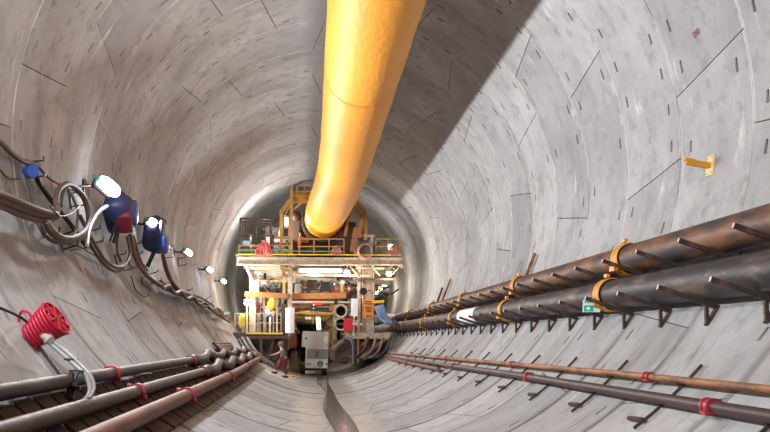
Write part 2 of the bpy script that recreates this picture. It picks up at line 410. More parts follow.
# ------------------------------------------------------------------ ventilation duct
def duct_c(d):
    ks = [(-9, .22, 7.18, .785), (13, .29, 7.18, .785), (20.5, .335, 7.172, .785), (24, .35, 7.165, .79), (27, .35, 7.165, .82), (31, .27, 7.17, .86), (34, .14, 7.17, .88), (36.5, .02, 7.15, .88), (38.6, -.04, 7.12, .87)]
    for a, b in zip(ks, ks[1:]):
        if a[0] <= d <= b[0]:
            t = (d-a[0])/(b[0]-a[0]); return [a[i]+(b[i]-a[i])*t for i in range(1, 4)]
    return ks[-1][1:]
dt = thing('ventilation_duct', (.3, 15, 6.4), 'huge orange fabric ventilation duct slung below the tunnel crown', 'duct')
def f(mb):
    ys = [-9+i*.5 for i in range(95)]+[38.6]
    pts = []; rs = []
    for y in ys:
        if y > 38.6: continue
        x, z, r = duct_c(y); pts.append((x, y, z)); rs.append(r*(1+.006*math.sin(y*2.1)))
    mb.tube(pts, rs, 56, False); mb.tube([(p[0], p[1], p[2]) for p in pts][::-1], [r-.012 for r in rs][::-1], 56, False)
part('fabric_tube', 'duct', dt, f)
for k, y in enumerate((7.0, 17.0, 27.5)):
    x, z, r = duct_c(y); part('seam_band', 'duct', dt, lambda mb: mb.tube([(x, y-.04, z), (x, y+.04, z)], r*1.012, 56, False))
def f(mb):
    for y in [v*3.0-6 for v in range(15)]:
        x, z, r = duct_c(y)
        zc = R+math.sqrt(R*R-x*x)-.01; mb.tube([(x, y, z+r-.02), (x, y, zc)], .012, 6)
    mb.tube([(duct_c(y)[0], y, duct_c(y)[1]+duct_c(y)[2]+.02) for y in range(-8, 39)], .012, 6)
part('suspension_wire', 'blackmetal', dt, f)

# ------------------------------------------------------------------ big pipes on the right
def bigpipe(label, x, z, r, mat, coup, group):
    t = thing('slurry_pipe', (x, 20, z-r), label, 'pipe', group)
    cs = [-.6]+coup+[43.4]
    for a, b in zip(cs, cs[1:]):
        if mat == 'pipe_l' and abs(a-18.3) < .1:
            part('pipe_section', [mat, 'white'], t, lambda mb: (mb.tube([(x, a, z), (x, 21.4, z)], r, 32), mb.tube([(x, 23.7, z), (x, b, z)], r, 32), mb.tube([(x, 21.4, z), (x, 23.7, z)], r+.003, 32, True, 1)), 'dark steel pipe length with a white painted band')
        else: part('pipe_section', mat, t, lambda mb: mb.tube([(x, a, z), (x, b, z)], r, 32))
    for c in coup:
        def f(mb):
            for q in (-.075, .075): mb.tube([(x, c+q-.045, z), (x, c+q-.03, z), (x, c+q+.03, z), (x, c+q+.045, z)], [r+.02, r+.038, r+.038, r+.02], 32)
            mb.tube([(x, c-.12, z), (x, c+.12, z)], r+.025, 32)
            for sx in (-1, 1):
                q = Vector((sx*.82, 0, -.57))*(r+.06); mb.box((x+q.x, c, z+q.z), (.09, .2, .07)); mb.tube([(x+q.x, c-.16, z+q.z), (x+q.x, c+.16, z+q.z)], .016, 8)
            mb.box((x-.06, c, z+r+.07), (.05, .12, .05))
        part('coupling', 'coupling', t, f)
    return t
LX, LZ, LR = 3.76, 2.445, .205
UX, UZ, UR = 4.0, 2.965, .198
bigpipe('large dark steel pipe with a white band, lower of the two big pipes', LX, LZ, LR, 'pipe_l', [5.8, 12.02, 18.3, 24.9, 31.2, 37.6], 'large steel pipes along the right wall')
bigpipe('large rust-streaked steel pipe, upper of the two big pipes', UX, UZ, UR, 'pipe_u', [5.8, 11.95, 18.2, 24.7, 31.0, 37.5], 'large steel pipes along the right wall')
def bracket(kind, d, lab):
    x, z, r = (LX, LZ, LR) if kind == 'lower' else (UX, UZ, UR)
    s = .29; n = Vector((s, 0, 1)).normalized()       # arm tilts up towards the room
    mid = Vector((x, d, z))-n*(r+.032); dirv = Vector((1, 0, -s)).normalized()
    end = mid-dirv*(.50 if kind == 'lower' else .50)
    w = mid
    while math.hypot(w.x, w.z-R) < R-.012: w = w+dirv*.01
    t = thing('pipe_bracket', w, lab, 'bracket', f'brackets under the {kind} big pipe')
    part('arm', ['bracket', 'bareend'], t, lambda mb: (mb.bar(end, w, .045, .05, (0, 0, 1), 0, 1)))
    a0 = math.degrees(math.atan2(w.x, R-w.z)); 
    foot = cyl(d, a0-2.7, .02)
    def f(mb):
        p = w-dirv*.14; mb.bar(p, foot, .04, .035, (0, 1, 0)); mb.bar(cyl(d, a0+.3, .02), cyl(d, a0-5.8, .02), .10, .02, (0, 1, 0)) if False else mb.bar(cyl(d, a0-.2, .018), cyl(d, a0-3.1, .018), .07, .018, Vector((-math.sin(math.radians(a0)), 0, math.cos(math.radians(a0)))))
    part('strut', 'bracket', t, f)
for k in range(28):
    d = 7.82+1.232*k
    for kind in ('lower', 'upper'):
        bracket(kind, d, f'rusty cantilever bracket under the {kind} big pipe, {ORD[k]} from the camera')

# leaning steel offcuts behind the upper pipe
for px0, py0, px1, py1, w_, mat, lab in ((527, 277, 536, 254, .09, 'thin_rust', 'rusty steel channel leaning on the right wall, the nearest offcut'), (516, 279, 522, 261, .05, 'greysteel', 'thin grey steel strip leaning beside the nearest rusty channel'),
                          (443, 301, 451, 280, .1, 'thin_rust', 'rusty steel channel leaning on the right wall, farther pair'), (438, 302, 443, 288, .08, 'thin_dark', 'dark short steel offcut leaning on the right wall, farther pair')):
    a = onwall(px0, py0, .05); b = onwall(px1, py1, .05); b.y = b.y
    def f(mb):
        nr = Vector((-a.x, 0, R-a.z)).normalized(); mb.bar(a, b, w_, .012, nr)
        sd = (b-a).cross(nr).normalized()*(w_/2-.006)
        for q in (-1, 1): mb.bar(a+sd*q+nr*.03, b+sd*q+nr*.03, .012, .05, nr)
    solo('steel_offcut', mat, f, lab, 'steel bar', 'steel offcuts leaning behind the upper pipe')

# ------------------------------------------------------------------ thin pipes
def thin(name, lab, pts, r, mat, clamps, cmat, group, clab='red clamp'):
    t = thing(name, pts(12), lab, 'pipe', group); return t
def line(deg, off, wav=None):
    def g(d):
        a = deg(d) if callable(deg) else deg
        return cyl(d, a, off(d) if callable(off) else off)
    return g
def mkpipe(lab, g, d0, d1, r, mat, clamps, group, step=.6, cr=1.4, rf=None, smooth_step=None):
    t = thing('service_pipe', g(max(d0, 8)), lab, 'pipe', group)
    n = int((d1-d0)/step)+1
    part('pipe_run', mat, t, lambda mb: mb.tube([g(d0+(d1-d0)*i/n) for i in range(n+1)], [r*(rf(d0+(d1-d0)*i/n) if rf else 1) for i in range(n+1)], 16))
    for c in clamps:
        p = g(c); q = g(c+.1)
        def f(mb):
            tt = (q-p).normalized()
            for e in (-.06, .04): mb.tube([p+tt*e, p+tt*(e+.035)], r*cr, 16)
            mb.tube([p-tt*.07, p+tt*.085], r*1.25, 16)
            for sgn in (-1, 1):
                o = Vector((-p.x, 0, R-p.z)).normalized().cross(tt)*r*1.7*sgn; mb.box(p+o*.85, (r*.6, .09, r*.6)); mb.tube([p+o*.85-tt*.08, p+o*.85+tt*.09], r*.16, 6)
        part('clamp', 'clampred', t, f, 'red clamp')
    return t
rg = 'thin pipes on the right wall'
mkpipe('thin rusty pipe along the right wall, upper of the thin pipes', line(lambda d: 44.2-max(0, d-10)*.10, .12), 4, 37, .036, 'thin_rust', [9.1, 15.2, 22.2], rg, cr=1.5)
mkpipe('thin dark brown pipe along the right wall with red clamps', line(lambda d: 40.7-max(0, d-14)*.10, .12), 4, 36, .055, 'thin_dark', [7.25, 13.4, 20.0], rg)
mkpipe('short pale rusty pipe length lying lowest on the right wall', line(37.9, .10), 21.6, 35, .05, 'brown', [28.2], rg)
for k in range(13):
    d = 6.4+2.0148*k; rad = lambda p: Vector((-p.x, 0, R-p.z)).normalized()
    def f(mb):
        pts = [cyl(d, a, .03) for a in (48, 45, 42, 39, 36)]
        for a, b in zip(pts, pts[1:]): mb.bar(a, b, .022, .028, rad(a))
        mb.bar(cyl(d, 37.6, .04), cyl(d+.34, 37.3, .04), .035, .035, rad(pts[3]))
        for a in (44.1, 40.6): mb.bar(cyl(d, a, .02), cyl(d, a, .09), .04, .04, (0, 1, 0))
    solo('pipe_support', 'supp', f, f'rusty flat support bar under the thin right-hand pipes, {ORD[k]} from the camera', 'support bar', 'support bars under the thin right-hand pipes')

lg = 'service pipes along the lower left wall'
def wave(base, amp, st, ph=0):
    return lambda d: base if d < st else base+amp*(.5-.5*math.cos((d-st)*2*PI/3.9+ph))
a1 = lambda d: -39.9 if d < 18 else -39.9+.9*math.sin((d-18)*2*PI/3.9)
a2 = lambda d: -35.4 if d < 18 else -35.4+.9*math.sin((d-18)*2*PI/3.7)
def leftpipe(lab, a, base, r, mat, clamps, wavy, end):
    return mkpipe(lab, line(a, wave(base, .10, 18.0) if wavy else base), 3.2, end, r, mat, clamps, lg, step=.25, cr=1.28, rf=(lambda d: 1 if d < 18 else 1.45+.25*math.cos((d-18)*2*PI/3.9)) if wavy else None)
leftpipe('dark steel pipe on the left, topmost, turning wavy far off', a1, .14, .07, 'thin_dark', [10.7, 17.8], True, 34.5)
leftpipe('dark steel pipe on the left, middle one, turning wavy far off', a2, .14, .078, 'thin_dark', [4.3, 10.8, 17.6], True, 35.0)
leftpipe('rusty brown pipe on the lower left, nearest the invert', lambda d: -30.9-max(0, d-22)*.16, .16, .095, 'brown', [6.6, 13.0, 19.8, 26.5], False, 34.5)
TENS = {30: 'thirty', 40: 'forty'}
def ordn(k): return ORD[k] if k < 30 else (TENS[(k+1)//10*10]+'-'+ORD[(k+1) % 10-1] if (k+1) % 10 else {40: 'fortieth'}[k+1])
for k in range(38):
    d = 6.5+.5037*k; top_ = -39.2-random.choice((0, .4, 1.2, 2.4)); tw = random.uniform(-.06, .06)
    def f(mb):
        pts = [cyl(d+tw*q/5, top_+(-27.6-top_)*q/5, .022) for q in range(6)]
        for a, b in zip(pts, pts[1:]): mb.bar(a, b, .42, .035, Vector((-a.x, 0, R-a.z)).normalized())
    solo('timber_board', 'wood', f, f'dark brown timber board under the left-hand pipes, {ordn(k)} from the camera', 'board', 'timber boards under the left-hand pipes')
for k in range(4):
    solo('spare_pipe', 'brown', lambda mb: mb.pipe([onwall(213.5+2*k, 343.6+2.1*k, .10), onwall(230.5+1.4*k, 343.4+2.1*k, .10)], .042, .03, 14), f'short rusty pipe in a row of four on the left wall, {ORD[k]} from the top', 'pipe', 'short spare pipes lying on the left wall')

# ------------------------------------------------------------------ floodlights and boxes on the left wall
def rotm(x, y, z=None):
    x = Vector(x).normalized(); y = Vector(y); y = (y-x*y.dot(x)).normalized(); z = x.cross(y); return Matrix((x, y, z)).transposed()
def lightobj(name, kind, loc, energy, col, size=.3, aim=None, spread=None, sizey=None):
    l = bpy.data.lights.new(name, kind); l.energy = energy; l.color = col
    if kind == 'AREA':
        l.size = size
        if sizey: l.shape = 'RECTANGLE'; l.size_y = sizey
        if spread: l.spread = spread
    else: l.shadow_soft_size = size
    o = bpy.data.objects.new(name, l); C.objects.link(o); o.location = loc
    if aim is not None: o.rotation_euler = (Vector(aim)-Vector(loc)).to_track_quat('-Z', 'Y').to_euler()
    return o
LP = 980
LAMPD = [-10.4, -6, -.8, 4.4, 8.4, 15.2, 19.8, 25.6, 31.3, 36.6]
for k, d in enumerate(LAMPD):
    lz = 4.20-max(0, k-5)*.05; ls = 1 if k < 6 else (.8 if k == 6 else .58); c = Vector((-4.15, d, lz)); ax = Vector((.86, -.50, .06)).normalized(); ln = Vector((.52, .78, -.40)); ln = (ln-ax*ln.dot(ax)).normalized()
    rm = rotm(ln, ax)
    seen = k-4
    nm = 'nearest' if k == 4 else (ORD[k-5] if k > 4 else '')
    lab = {5: 'bright white floodlight on the left wall, largest and nearest one, green tipped', 6: 'bright white floodlight in front of the blue box, second along the left wall'}.get(k, f'small bright floodlight far along the left wall, {ORD[max(0, k-5)]} lamp from the camera' if k > 6 else f'white floodlight on the left wall behind or beside the camera, {ORD[k]} of the near ones')
    t = thing('floodlight', (-4.57, d, lz), lab, 'lamp', 'floodlights along the left wall')
    part('housing', 'navy' if False else 'blackmetal', t, lambda mb: mb.box(c-ax*.15, (.44*ls, .10, .20*ls), 0, rm), bevel=.02)
    part('lens', 'lamp_glass', t, lambda mb: mb.tube([c+ln*q*ls for q in (-.25, -.22, -.15, 0, .15, .22, .25)], [q*(ls+.1) for q in (.03, .07, .10, .11, .10, .07, .03)], 20), 'glowing white lens')
    part('end_cap', 'green', t, lambda mb: mb.tube([c-ln*(.25*ls+.12)-ax*.04, c-ln*.25*ls-ax*.03], [.02, .05], 12), 'green end cap')
    part('mounting_arm', 'blackmetal', t, lambda mb: (mb.bar(c-ax*.1, (-4.575, d, lz), .05, .05), mb.box((-4.57, d, lz), (.03, .2, .2))))
    al = Vector((.90, .40, -.05)) if k == 8 else Vector((.96, -.22, .08)) if k > 4 else Vector((.80, .58, .10))
    lightobj('floodlight_beam', 'AREA', c+ax*.14, LP*(.75 if k > 7 else 1), (.97, .985, 1), .44, c+ax*.14+al*3, None, .18)

def blob(mb, c, sx, sy, sz, seed, mi=0, tilt=0):
    rnd = random.Random(seed); n = 20; m = 12; vs = []
    rt = Matrix.Rotation(tilt, 3, 'X')
    for i in range(m+1):
        a = PI*i/m
        for k in range(n):
            b = 2*PI*k/n; e = .55
            s_ = lambda v: math.copysign(abs(v)**e, v)
            j = 1+.06*math.sin(3*b+seed)+.05*math.sin(5*a+2*b+seed*2)
            vs.append(Vector(c)+rt @ Vector((sx*s_(math.sin(a)*math.cos(b))*j, sy*s_(math.sin(a)*math.sin(b))*j, sz*s_(math.cos(a))*j)))
    mb.add(vs, [(i*n+k, (i+1)*n+k, (i+1)*n+(k+1) % n, i*n+(k+1) % n) for i in range(m) for k in range(n)], True, mi)
# junction box with blue cover and dull red belly (by the near lamp), and a blue one behind the second lamp
c = onwall(119, 213, .36)
t = thing('distribution_box', c, 'dark blue rounded box with dull red underside beside the largest floodlight', 'electrical box', 'electrical boxes on the left wall')
part('shell', 'navy', t, lambda mb: blob(mb, c, .26, .46, .28, 1, tilt=-.45))
part('cover', 'blue', t, lambda mb: blob(mb, c+Vector((.10, .18, .02)), .20, .28, .24, 2, tilt=-.45), 'bright blue cover')
part('belly', 'maroon', t, lambda mb: blob(mb, c+Vector((.10, -.10, -.17)), .17, .30, .09, 3, tilt=-.45), 'dull red underside')
part('mounting_rail', 'blackmetal', t, lambda mb: [mb.bar(c+Vector((.02, s, -.1)), c+Vector((-.10, s, -.55)), .04, .04) for s in (-.1, .15, .3)])
c = onwall(155, 237, .36)
t = thing('distribution_box', c, 'bright blue rounded box below the second floodlight on the left wall', 'electrical box', 'electrical boxes on the left wall')
part('shell', 'navy', t, lambda mb: blob(mb, c+Vector((0, 0, .06)), .25, .42, .40, 5))
part('cover', 'blue', t, lambda mb: blob(mb, c+Vector((.12, 0, -.16)), .20, .32, .20, 6), 'bright blue lower cover')
part('mounting_rail', 'blackmetal', t, lambda mb: [mb.bar(c+Vector((.02, s, -.3)), c+Vector((-.12, s, -.70)), .04, .04) for s in (-.12, .12)])

# hoses and cables hung on the left wall; their courses lie on the lining, given where the photograph shows them
def hosepath(px, off): return smooth_path([onwall(x, y, off) for x, y in px], 6)
def hose(name, px, r, mat, lab, cat='hose', off=.12, group='hoses and cables hung on the left wall'):
    pts = hosepath(px, off); solo(name, mat, lambda mb: mb.tube(pts, r*(.72 if r > .03 else 1), 10), lab, cat, group)
hose('hose', [(-30, 186), (0, 194), (15, 200), (31, 207), (46, 212), (57, 214)], .060, 'hose', 'thick brown hose entering at the left edge, upper of three', off=.30)
hose('hose', [(-30, 196), (0, 200), (15, 206), (31, 212), (45, 215), (57, 216)], .060, 'hose', 'thick brown hose entering at the left edge, middle of three', off=.24)
hose('hose', [(-30, 203), (0, 206), (16, 213), (34, 219), (50, 220), (58, 216)], .055, 'hose', 'thick brown hose entering at the left edge, lowest of three', off=.18)
loop = [(47, 222), (54, 232), (64, 238), (76, 237), (86, 229), (89, 214), (85, 199), (77, 189), (68, 184), (60, 188), (56, 199), (58, 213)]
hose('hose_loop', loop, .055, 'hose', 'thick brown hose looped in a wide ring under the hooks', off=.30)
hose('hose_loop', [(43, 219), (50, 232), (60, 240), (74, 240), (84, 233), (88, 222), (86, 206), (80, 194), (70, 188), (63, 192), (61, 206)], .045, 'hose2', 'grey hose looped inside the brown ring', off=.2)
hose('hose', [(38, 220), (44, 234), (56, 241), (72, 242), (84, 238)], .04, 'hose2', 'grey hose sagging below the brown ring', off=.10)
hose('cable', [(-20, 128), (0, 142), (10, 152), (23, 161), (38, 165)], .05, 'hose', 'brown cable running from the upper left corner', 'cable', off=.10)
hose('cable', [(38, 166), (48, 177), (60, 184), (70, 187), (90, 186)], .022, 'hose', 'thin brown cable draped towards the green lamp tip', 'cable', off=.15)
hose('cable', [(33, 165), (38, 181), (48, 196), (59, 210), (74, 229), (86, 246)], .05, 'black', 'black-green cable falling diagonally behind the loops', 'cable', off=.08)
hose('cable', [(27, 176), (31, 190), (35, 208), (39, 224), (50, 239), (62, 243)], .05, 'hose2', 'flat grey strap hanging below the blue plug', 'cable', off=.08)
hose('wire', [(-10, 162), (0, 170), (8, 178), (19, 179)], .012, 'black', 'thin black wire at the left edge', 'cable', off=.05)
hose('wire', [(50, 206), (60, 216), (72, 213), (80, 205)], .010, 'black', 'thin black wire crossing the hose ring', 'cable', off=.34)
hose('hose', [(107, 206), (100, 211), (94, 219), (89, 230), (87, 245)], .045, 'whitehose', 'short white hose bent below the largest floodlight', off=.30)
hose('hose', [(68, 190), (74, 200), (78, 214), (76, 230), (72, 238)], .035, 'greyhose', 'pale grey hose hanging inside the ring', off=.12)
hose('hose', [(80, 216), (88, 232), (96, 246), (105, 260), (116, 267), (126, 264), (130, 252), (127, 236)], .045, 'hose2', 'grey hose drooping into a bight below the red-bellied box', off=.20)
hose('hose', [(86, 236), (93, 249), (102, 262), (114, 271), (124, 269)], .04, 'hose', 'brown hose drooping just outside the grey bight', off=.12)
hose('hose', [(118, 236), (117, 250), (121, 262)], .03, 'hose2', 'short grey hose hanging from the red-bellied box', off=.15)
hose('hose', [(130, 234), (135, 256), (143, 271), (155, 282), (169, 290), (184, 296), (203, 303), (218, 315), (230, 322)], .065, 'hose', 'thick brown hose dropping from the first box, then trailing along the wall', off=.22)
hose('hose', [(133, 236), (139, 258), (149, 276), (160, 283), (172, 287), (186, 292), (204, 299), (220, 311), (231, 320)], .055, 'brown', 'red-brown hose trailing beside the thick brown hose', off=.14)
hose('hose', [(163, 254), (166, 268), (172, 282), (181, 291), (192, 296), (200, 305), (212, 308), (224, 318)], .075, 'brown', 'red-brown hose dropping from the blue box and trailing', off=.25)
wv = [(148+i*6, 277+i*2.9+(2.2 if i % 2 else -2.2)) for i in range(14)]
hose('hose', wv, .06, 'hose', 'wavy brown hose in the far bundle on the left wall', off=.16)
wv = [(163+i*6, 286+i*2.7+(-2.5 if i % 2 else 2.0)) for i in range(12)]
hose('hose', wv, .06, 'hose2', 'wavy grey hose in the far bundle on the left wall', off=.3)
hose('wire', [(127, 262), (134, 268), (141, 262), (148, 272), (141, 282), (150, 290), (146, 297), (136, 290), (131, 276)], .012, 'black', 'tangled thin black wire dangling under the boxes', 'cable', off=.06)
hose('wire', [(64, 243), (80, 247), (94, 255), (108, 262)], .012, 'black', 'thin black wire running under the hose loops', 'cable', off=.05)
hose('wire', [(-12, 303), (0, 308), (10, 312), (20, 317), (27, 322)], .014, 'black', 'thin black cable reaching the crimson reel from the left', 'cable', off=.25)
hooks = [(27, 170), (41, 228), (70, 200), (88, 238), (116, 262), (131, 250), (163, 254), (178, 262), (60, 243), (150, 279), (186, 295), (205, 302), (221, 315)]
for k, (x, y) in enumerate(sorted(hooks)):
    p = onwall(x, y, 0); nr = Vector((-p.x, 0, R-p.z)).normalized(); tn = nr.cross(Vector((0, 1, 0)))
    def f(mb):
        mb.bar(p+nr*.01-tn*.15, p+nr*.01+tn*.15, .05, .02, nr)
        for q in (-.11, .11):
            mb.bar(p+tn*q, p+tn*q+nr*.24, .022, .022, (0, 1, 0)); mb.bar(p+tn*q+nr*.23, p+tn*q+nr*.23+Vector((0, 0, .06)), .02, .02, (0, 1, 0))
    solo('cable_hook', 'blackmetal', f, f'dark steel double hook holding hoses on the left wall, {ORD[k]} from the left edge', 'hook', 'steel hooks holding the hoses on the left wall')
p = onwall(27, 171, .12)
solo('plug', ['blue', 'greysteel'], lambda mb: (mb.tube([p, p+Vector((.12, -.12, -.02))], [.07, .085], 14, True, 0), mb.tube([p-Vector((.02, -.1, 0)), p], .06, 12, True, 1)), 'blue and grey round plug on the upper left hook', 'plug')

# ------------------------------------------------------------------ crimson hose reel on its stand
rc = at(47, 323, 9.3)
t = thing('hose_reel', at(33, 340, 9.3), 'crimson hose reel standing on bent tubes over the left-hand pipes', 'hose reel')
axr = (rr*.79+uu*.60+fw*.04).normalized()
rc = at(43, 328, 9.3); fc = rc+axr*.17
part('drum', 'magenta', t, lambda mb: (mb.tube([rc-axr*.15, fc], [.10, .15], 28), mb.tube([rc-axr*.16, rc-axr*.145], .13, 28)))
for q in range(7): part('hose_turn', 'magenta', t, lambda mb: mb.torus(rc+axr*(-.125+.042*q), axr, .125+.009*q, .023, 32, 8))
def f(mb):
    mb.torus(fc, axr, .20, .014, 36, 8); mb.torus(fc, axr, .12, .01, 30, 6); mb.disc(fc-axr*.01, axr, .195, .006, 36)
    x = axr.orthogonal().normalized(); y = axr.cross(x)
    for i in range(8): mb.bar(fc+axr*.008, fc+axr*.008+(x*math.cos(i*PI/4)+y*math.sin(i*PI/4))*.19, .02, .012, axr)
part('flange', 'magenta', t, f)
def f(mb):
    a, b, c_, d_ = at(24, 343, 9.34), at(37, 352, 9.30), at(45, 329, 9.28), at(33, 327, 9.38)
    nrm = (b-a).cross(d_-a).normalized()*.05
    for vs in ([a, b, c_, d_],):
        v = [p-nrm for p in vs]+[p+nrm for p in vs]; mb.add(v, [(0,3,2,1),(4,5,6,7),(0,1,5,4),(1,2,6,5),(2,3,7,6),(3,0,4,7)])
    mb.tube([at(33, 338, 9.3), rc-axr*.12], .05, 14)
    mb.box(at(28, 336, 9.34), (.14, .1, .06))
part('base_bracket', 'magenta', t, f)
part('handle', 'magenta', t, lambda mb: mb.tube(smooth_path([at(19, 322, 9.3), at(19.5, 315, 9.3), at(23, 311, 9.3), at(29, 313, 9.3), at(33, 320, 9.3), at(36, 327, 9.3)], 5), .016, 10))
part('fitting', 'greysteel', t, lambda mb: (mb.tube([at(42, 334, 9.2), at(51, 340, 9.1)], .04, 12), mb.tube([at(45, 331, 9.2), at(47, 341, 9.15)], .03, 10), mb.disc(at(48, 339, 9.12), (1, 0, -.6), .055, .03, 12)))
part('stand_tube', 'greyhose', t, lambda mb: mb.tube(smooth_path([at(44, 338, 9.2), at(60, 352, 9.05), at(76, 366, 8.9), at(86, 376, 8.8), at(90, 390, 8.6), at(85, 400, 8.5), at(76, 404, 8.45)], 6), .024, 10))
part('stand_tube', 'greyhose', t, lambda mb: mb.tube(smooth_path([at(48, 337, 9.2), at(64, 350, 9.05), at(80, 364, 8.9), at(90, 375, 8.8), at(94, 388, 8.6), at(90, 398, 8.5)], 6), .018, 10))
part('stand_post', 'blackmetal', t, lambda mb: mb.tube([at(38, 345, 9.3), at(60, 374, 8.9), at(76, 388, 8.7)], .02, 10))
g1 = line(a1, .14); g2 = line(a2, .14)
pv = g1(8.95)+Vector((.01, 0, .07))
t = thing('valve', pv, 'small brass valve with lever on the topmost left pipe, by the reel stand', 'valve')
part('body', 'greysteel', t, lambda mb: (mb.tube([pv, pv+Vector((0, 0, .14))], .022, 12), mb.disc(pv+Vector((0, 0, .09)), (0, 0, 1), .034, .03, 8), mb.tube([pv+Vector((0, 0, .14)), pv+Vector((0, 0, .2))], .012, 8)))
part('lever', 'black', t, lambda mb: mb.bar(pv+Vector((.02, 0, .125)), pv+Vector((-.12, -.02, .13)), .03, .022), 'black lever')
for k, (ax_, ay, bx, by, lab) in enumerate(((77, 372, 70, 386, 'black clamp on the topmost left pipe under the reel stand'), (74, 388, 68, 402, 'black clamp between the left pipes under the reel stand'))):
    p, q = at(ax_, ay, 8.75), at(bx, by, 8.6)
    solo('stand_clamp', 'blackmetal', lambda mb: (mb.bar(p, q, .045, .03), mb.bar(p+Vector((-.07, 0, 0)), p+Vector((.06, 0, 0)), .04, .04), mb.bar(q+Vector((-.1, 0, .02)), q+Vector((.05, 0, .02)), .035, .035), mb.torus((p+q)/2, (1, 0, .4), .05, .014, 16, 6)), lab, 'clamp', 'clamps under the reel stand')

# ------------------------------------------------------------------ marks and fittings on the right wall
p = onwall(711, 166, 0); nr = Vector((-p.x, 0, R-p.z)).normalized(); tn = Vector((0, 1, 0)).cross(nr)
t = thing('wall_bracket', p, 'yellow steel peg on a pale plate, bolted high on the right wall', 'bracket')
part('plate', 'pale', t, lambda mb: mb.add([p+Vector((0, y, 0))+tn*z+nr*h for h in (0, .02) for y, z in ((-.10, -.13), (.10, -.13), (.10, .13), (-.10, .13))], [(0,3,2,1),(4,5,6,7),(0,1,5,4),(1,2,6,5),(2,3,7,6),(3,0,4,7)]))
part('peg', 'coupling', t, lambda mb: (mb.bar(p+nr*.01, p+nr*.34, .07, .07, (0, 0, 1)), mb.bar(p+nr*.22+tn*.03, p+nr*.36+tn*.03, .075, .03, (0, 0, 1))))
part('bolt', 'greysteel', t, lambda mb: [mb.disc(p+Vector((0, y, 0))+tn*z+nr*.025, nr, .012, .02, 8) for y in (-.07, .07) for z in (-.1, .1)])

cu = bpy.data.curves.new('txt', 'FONT'); cu.body = '210'; cu.size = .12; cu.extrude = .001; cu.align_x = 'CENTER'; cu.align_y = 'CENTER'; cu.offset = .001
tmp = bpy.data.objects.new('txt', cu); C.objects.link(tmp); bpy.context.view_layer.update()
me = bpy.data.meshes.new_from_object(tmp.evaluated_get(bpy.context.evaluated_depsgraph_get())); bpy.data.objects.remove(tmp)
me.materials.clear(); me.materials.append(M['paintred'])
p = onwall(696, 33.5, .006); nr = Vector((-p.x, 0, R-p.z)).normalized()
dx = (at(703, 27, 10.6)-at(689, 40, 10.6)); yv = Vector((0, -1, 0)); 
xd = (onwall(700, 29.5)-onwall(692, 37.5)).normalized(); xd = (xd-nr*xd.dot(nr)).normalized(); yd = nr.cross(xd)
o = bpy.data.objects.new('painted_number', me); C.objects.link(o)
o.matrix_world = Matrix(((xd.x, yd.x, nr.x, p.x), (xd.y, yd.y, nr.y, p.y), (xd.z, yd.z, nr.z, p.z), (0, 0, 0, 1)))
tag(o, 'red number 210 painted high on the right wall', 'number marking')

# green and white notice on the lower pipe
sc = Vector((LX-LR-.02, 0, 0))
sd = 12.0; s0 = at(591.5, 306, sd)
dx, dz = rr*.125, (uu-fw*.15)*.088
t = thing('pipe_sign', s0, 'small green and white sign fixed to the lower big pipe', 'sign')
def slab(mb, c, hx, hz, th=.003, off=0, mi=0):
    n_ = hx.cross(hz).normalized(); c = c+n_*off
    if n_.dot(CAM-c) < 0: c = c-2*n_*off; n_ = -n_
    vs = [c+hx*a+hz*b+n_*k for k in (-th, th) for a, b in ((-1, -1), (1, -1), (1, 1), (-1, 1))]
    mb.add(vs, [(0,3,2,1),(4,5,6,7),(0,1,5,4),(1,2,6,5),(2,3,7,6),(3,0,4,7)], False, mi)
part('board', 'signwhite', t, lambda mb: slab(mb, s0, dx, dz, .004))
part('green_panel', 'signgreen', t, lambda mb: (slab(mb, s0-dx*.33-dz*.38, dx*.55, dz*.5, .002, .006), slab(mb, s0-dx*.28+dz*.72, dx*.55, dz*.15, .002, .006)), 'green printed panels')
part('pictogram', 'signwhite', t, lambda mb: slab(mb, s0-dx*.38-dz*.38, dx*.2, dz*.25, .002, .010), 'white pictogram')
part('arrow_mark', 'black', t, lambda mb: (slab(mb, s0+dx*.6+dz*.1, dx*.05, dz*.18, .002, .006), slab(mb, s0+dx*.68+dz*.2, dx*.08, dz*.05, .002, .006)), 'small dark mark')
part('hanger', 'blackmetal', t, lambda mb: mb.tube([s0+dz*.9+Vector((0, .01, 0)), s0+dz*1.3+Vector((.12, .02, .02))], .006, 6))

# ------------------------------------------------------------------ water on the invert
def f(mb):
    rnd = random.Random(3); L_, R_ = [], []
    n = 90; n0 = []
    for i in range(n+1):
        y = 6+34*i/n; w_ = .14+.14*(.5+.5*math.sin(y*.35+1.)); cx = .18+.05*math.sin(y*.5)
        zz = .046
        L_.append((cx-w_*.8, y, zz)); R_.append((cx+w_, y, zz))
    vs = L_+R_; mb.add(vs, [(i, n+1+i, n+2+i, i+1) for i in range(n)], True)
    mb.add([(v[0], v[1], v[2]-.02) for v in vs], [(i, i+1, n+2+i, n+1+i) for i in range(n)], True)
solo('puddle', 'water', f, 'long dark puddle of dirty water along the middle of the invert', 'puddle', kind='stuff')

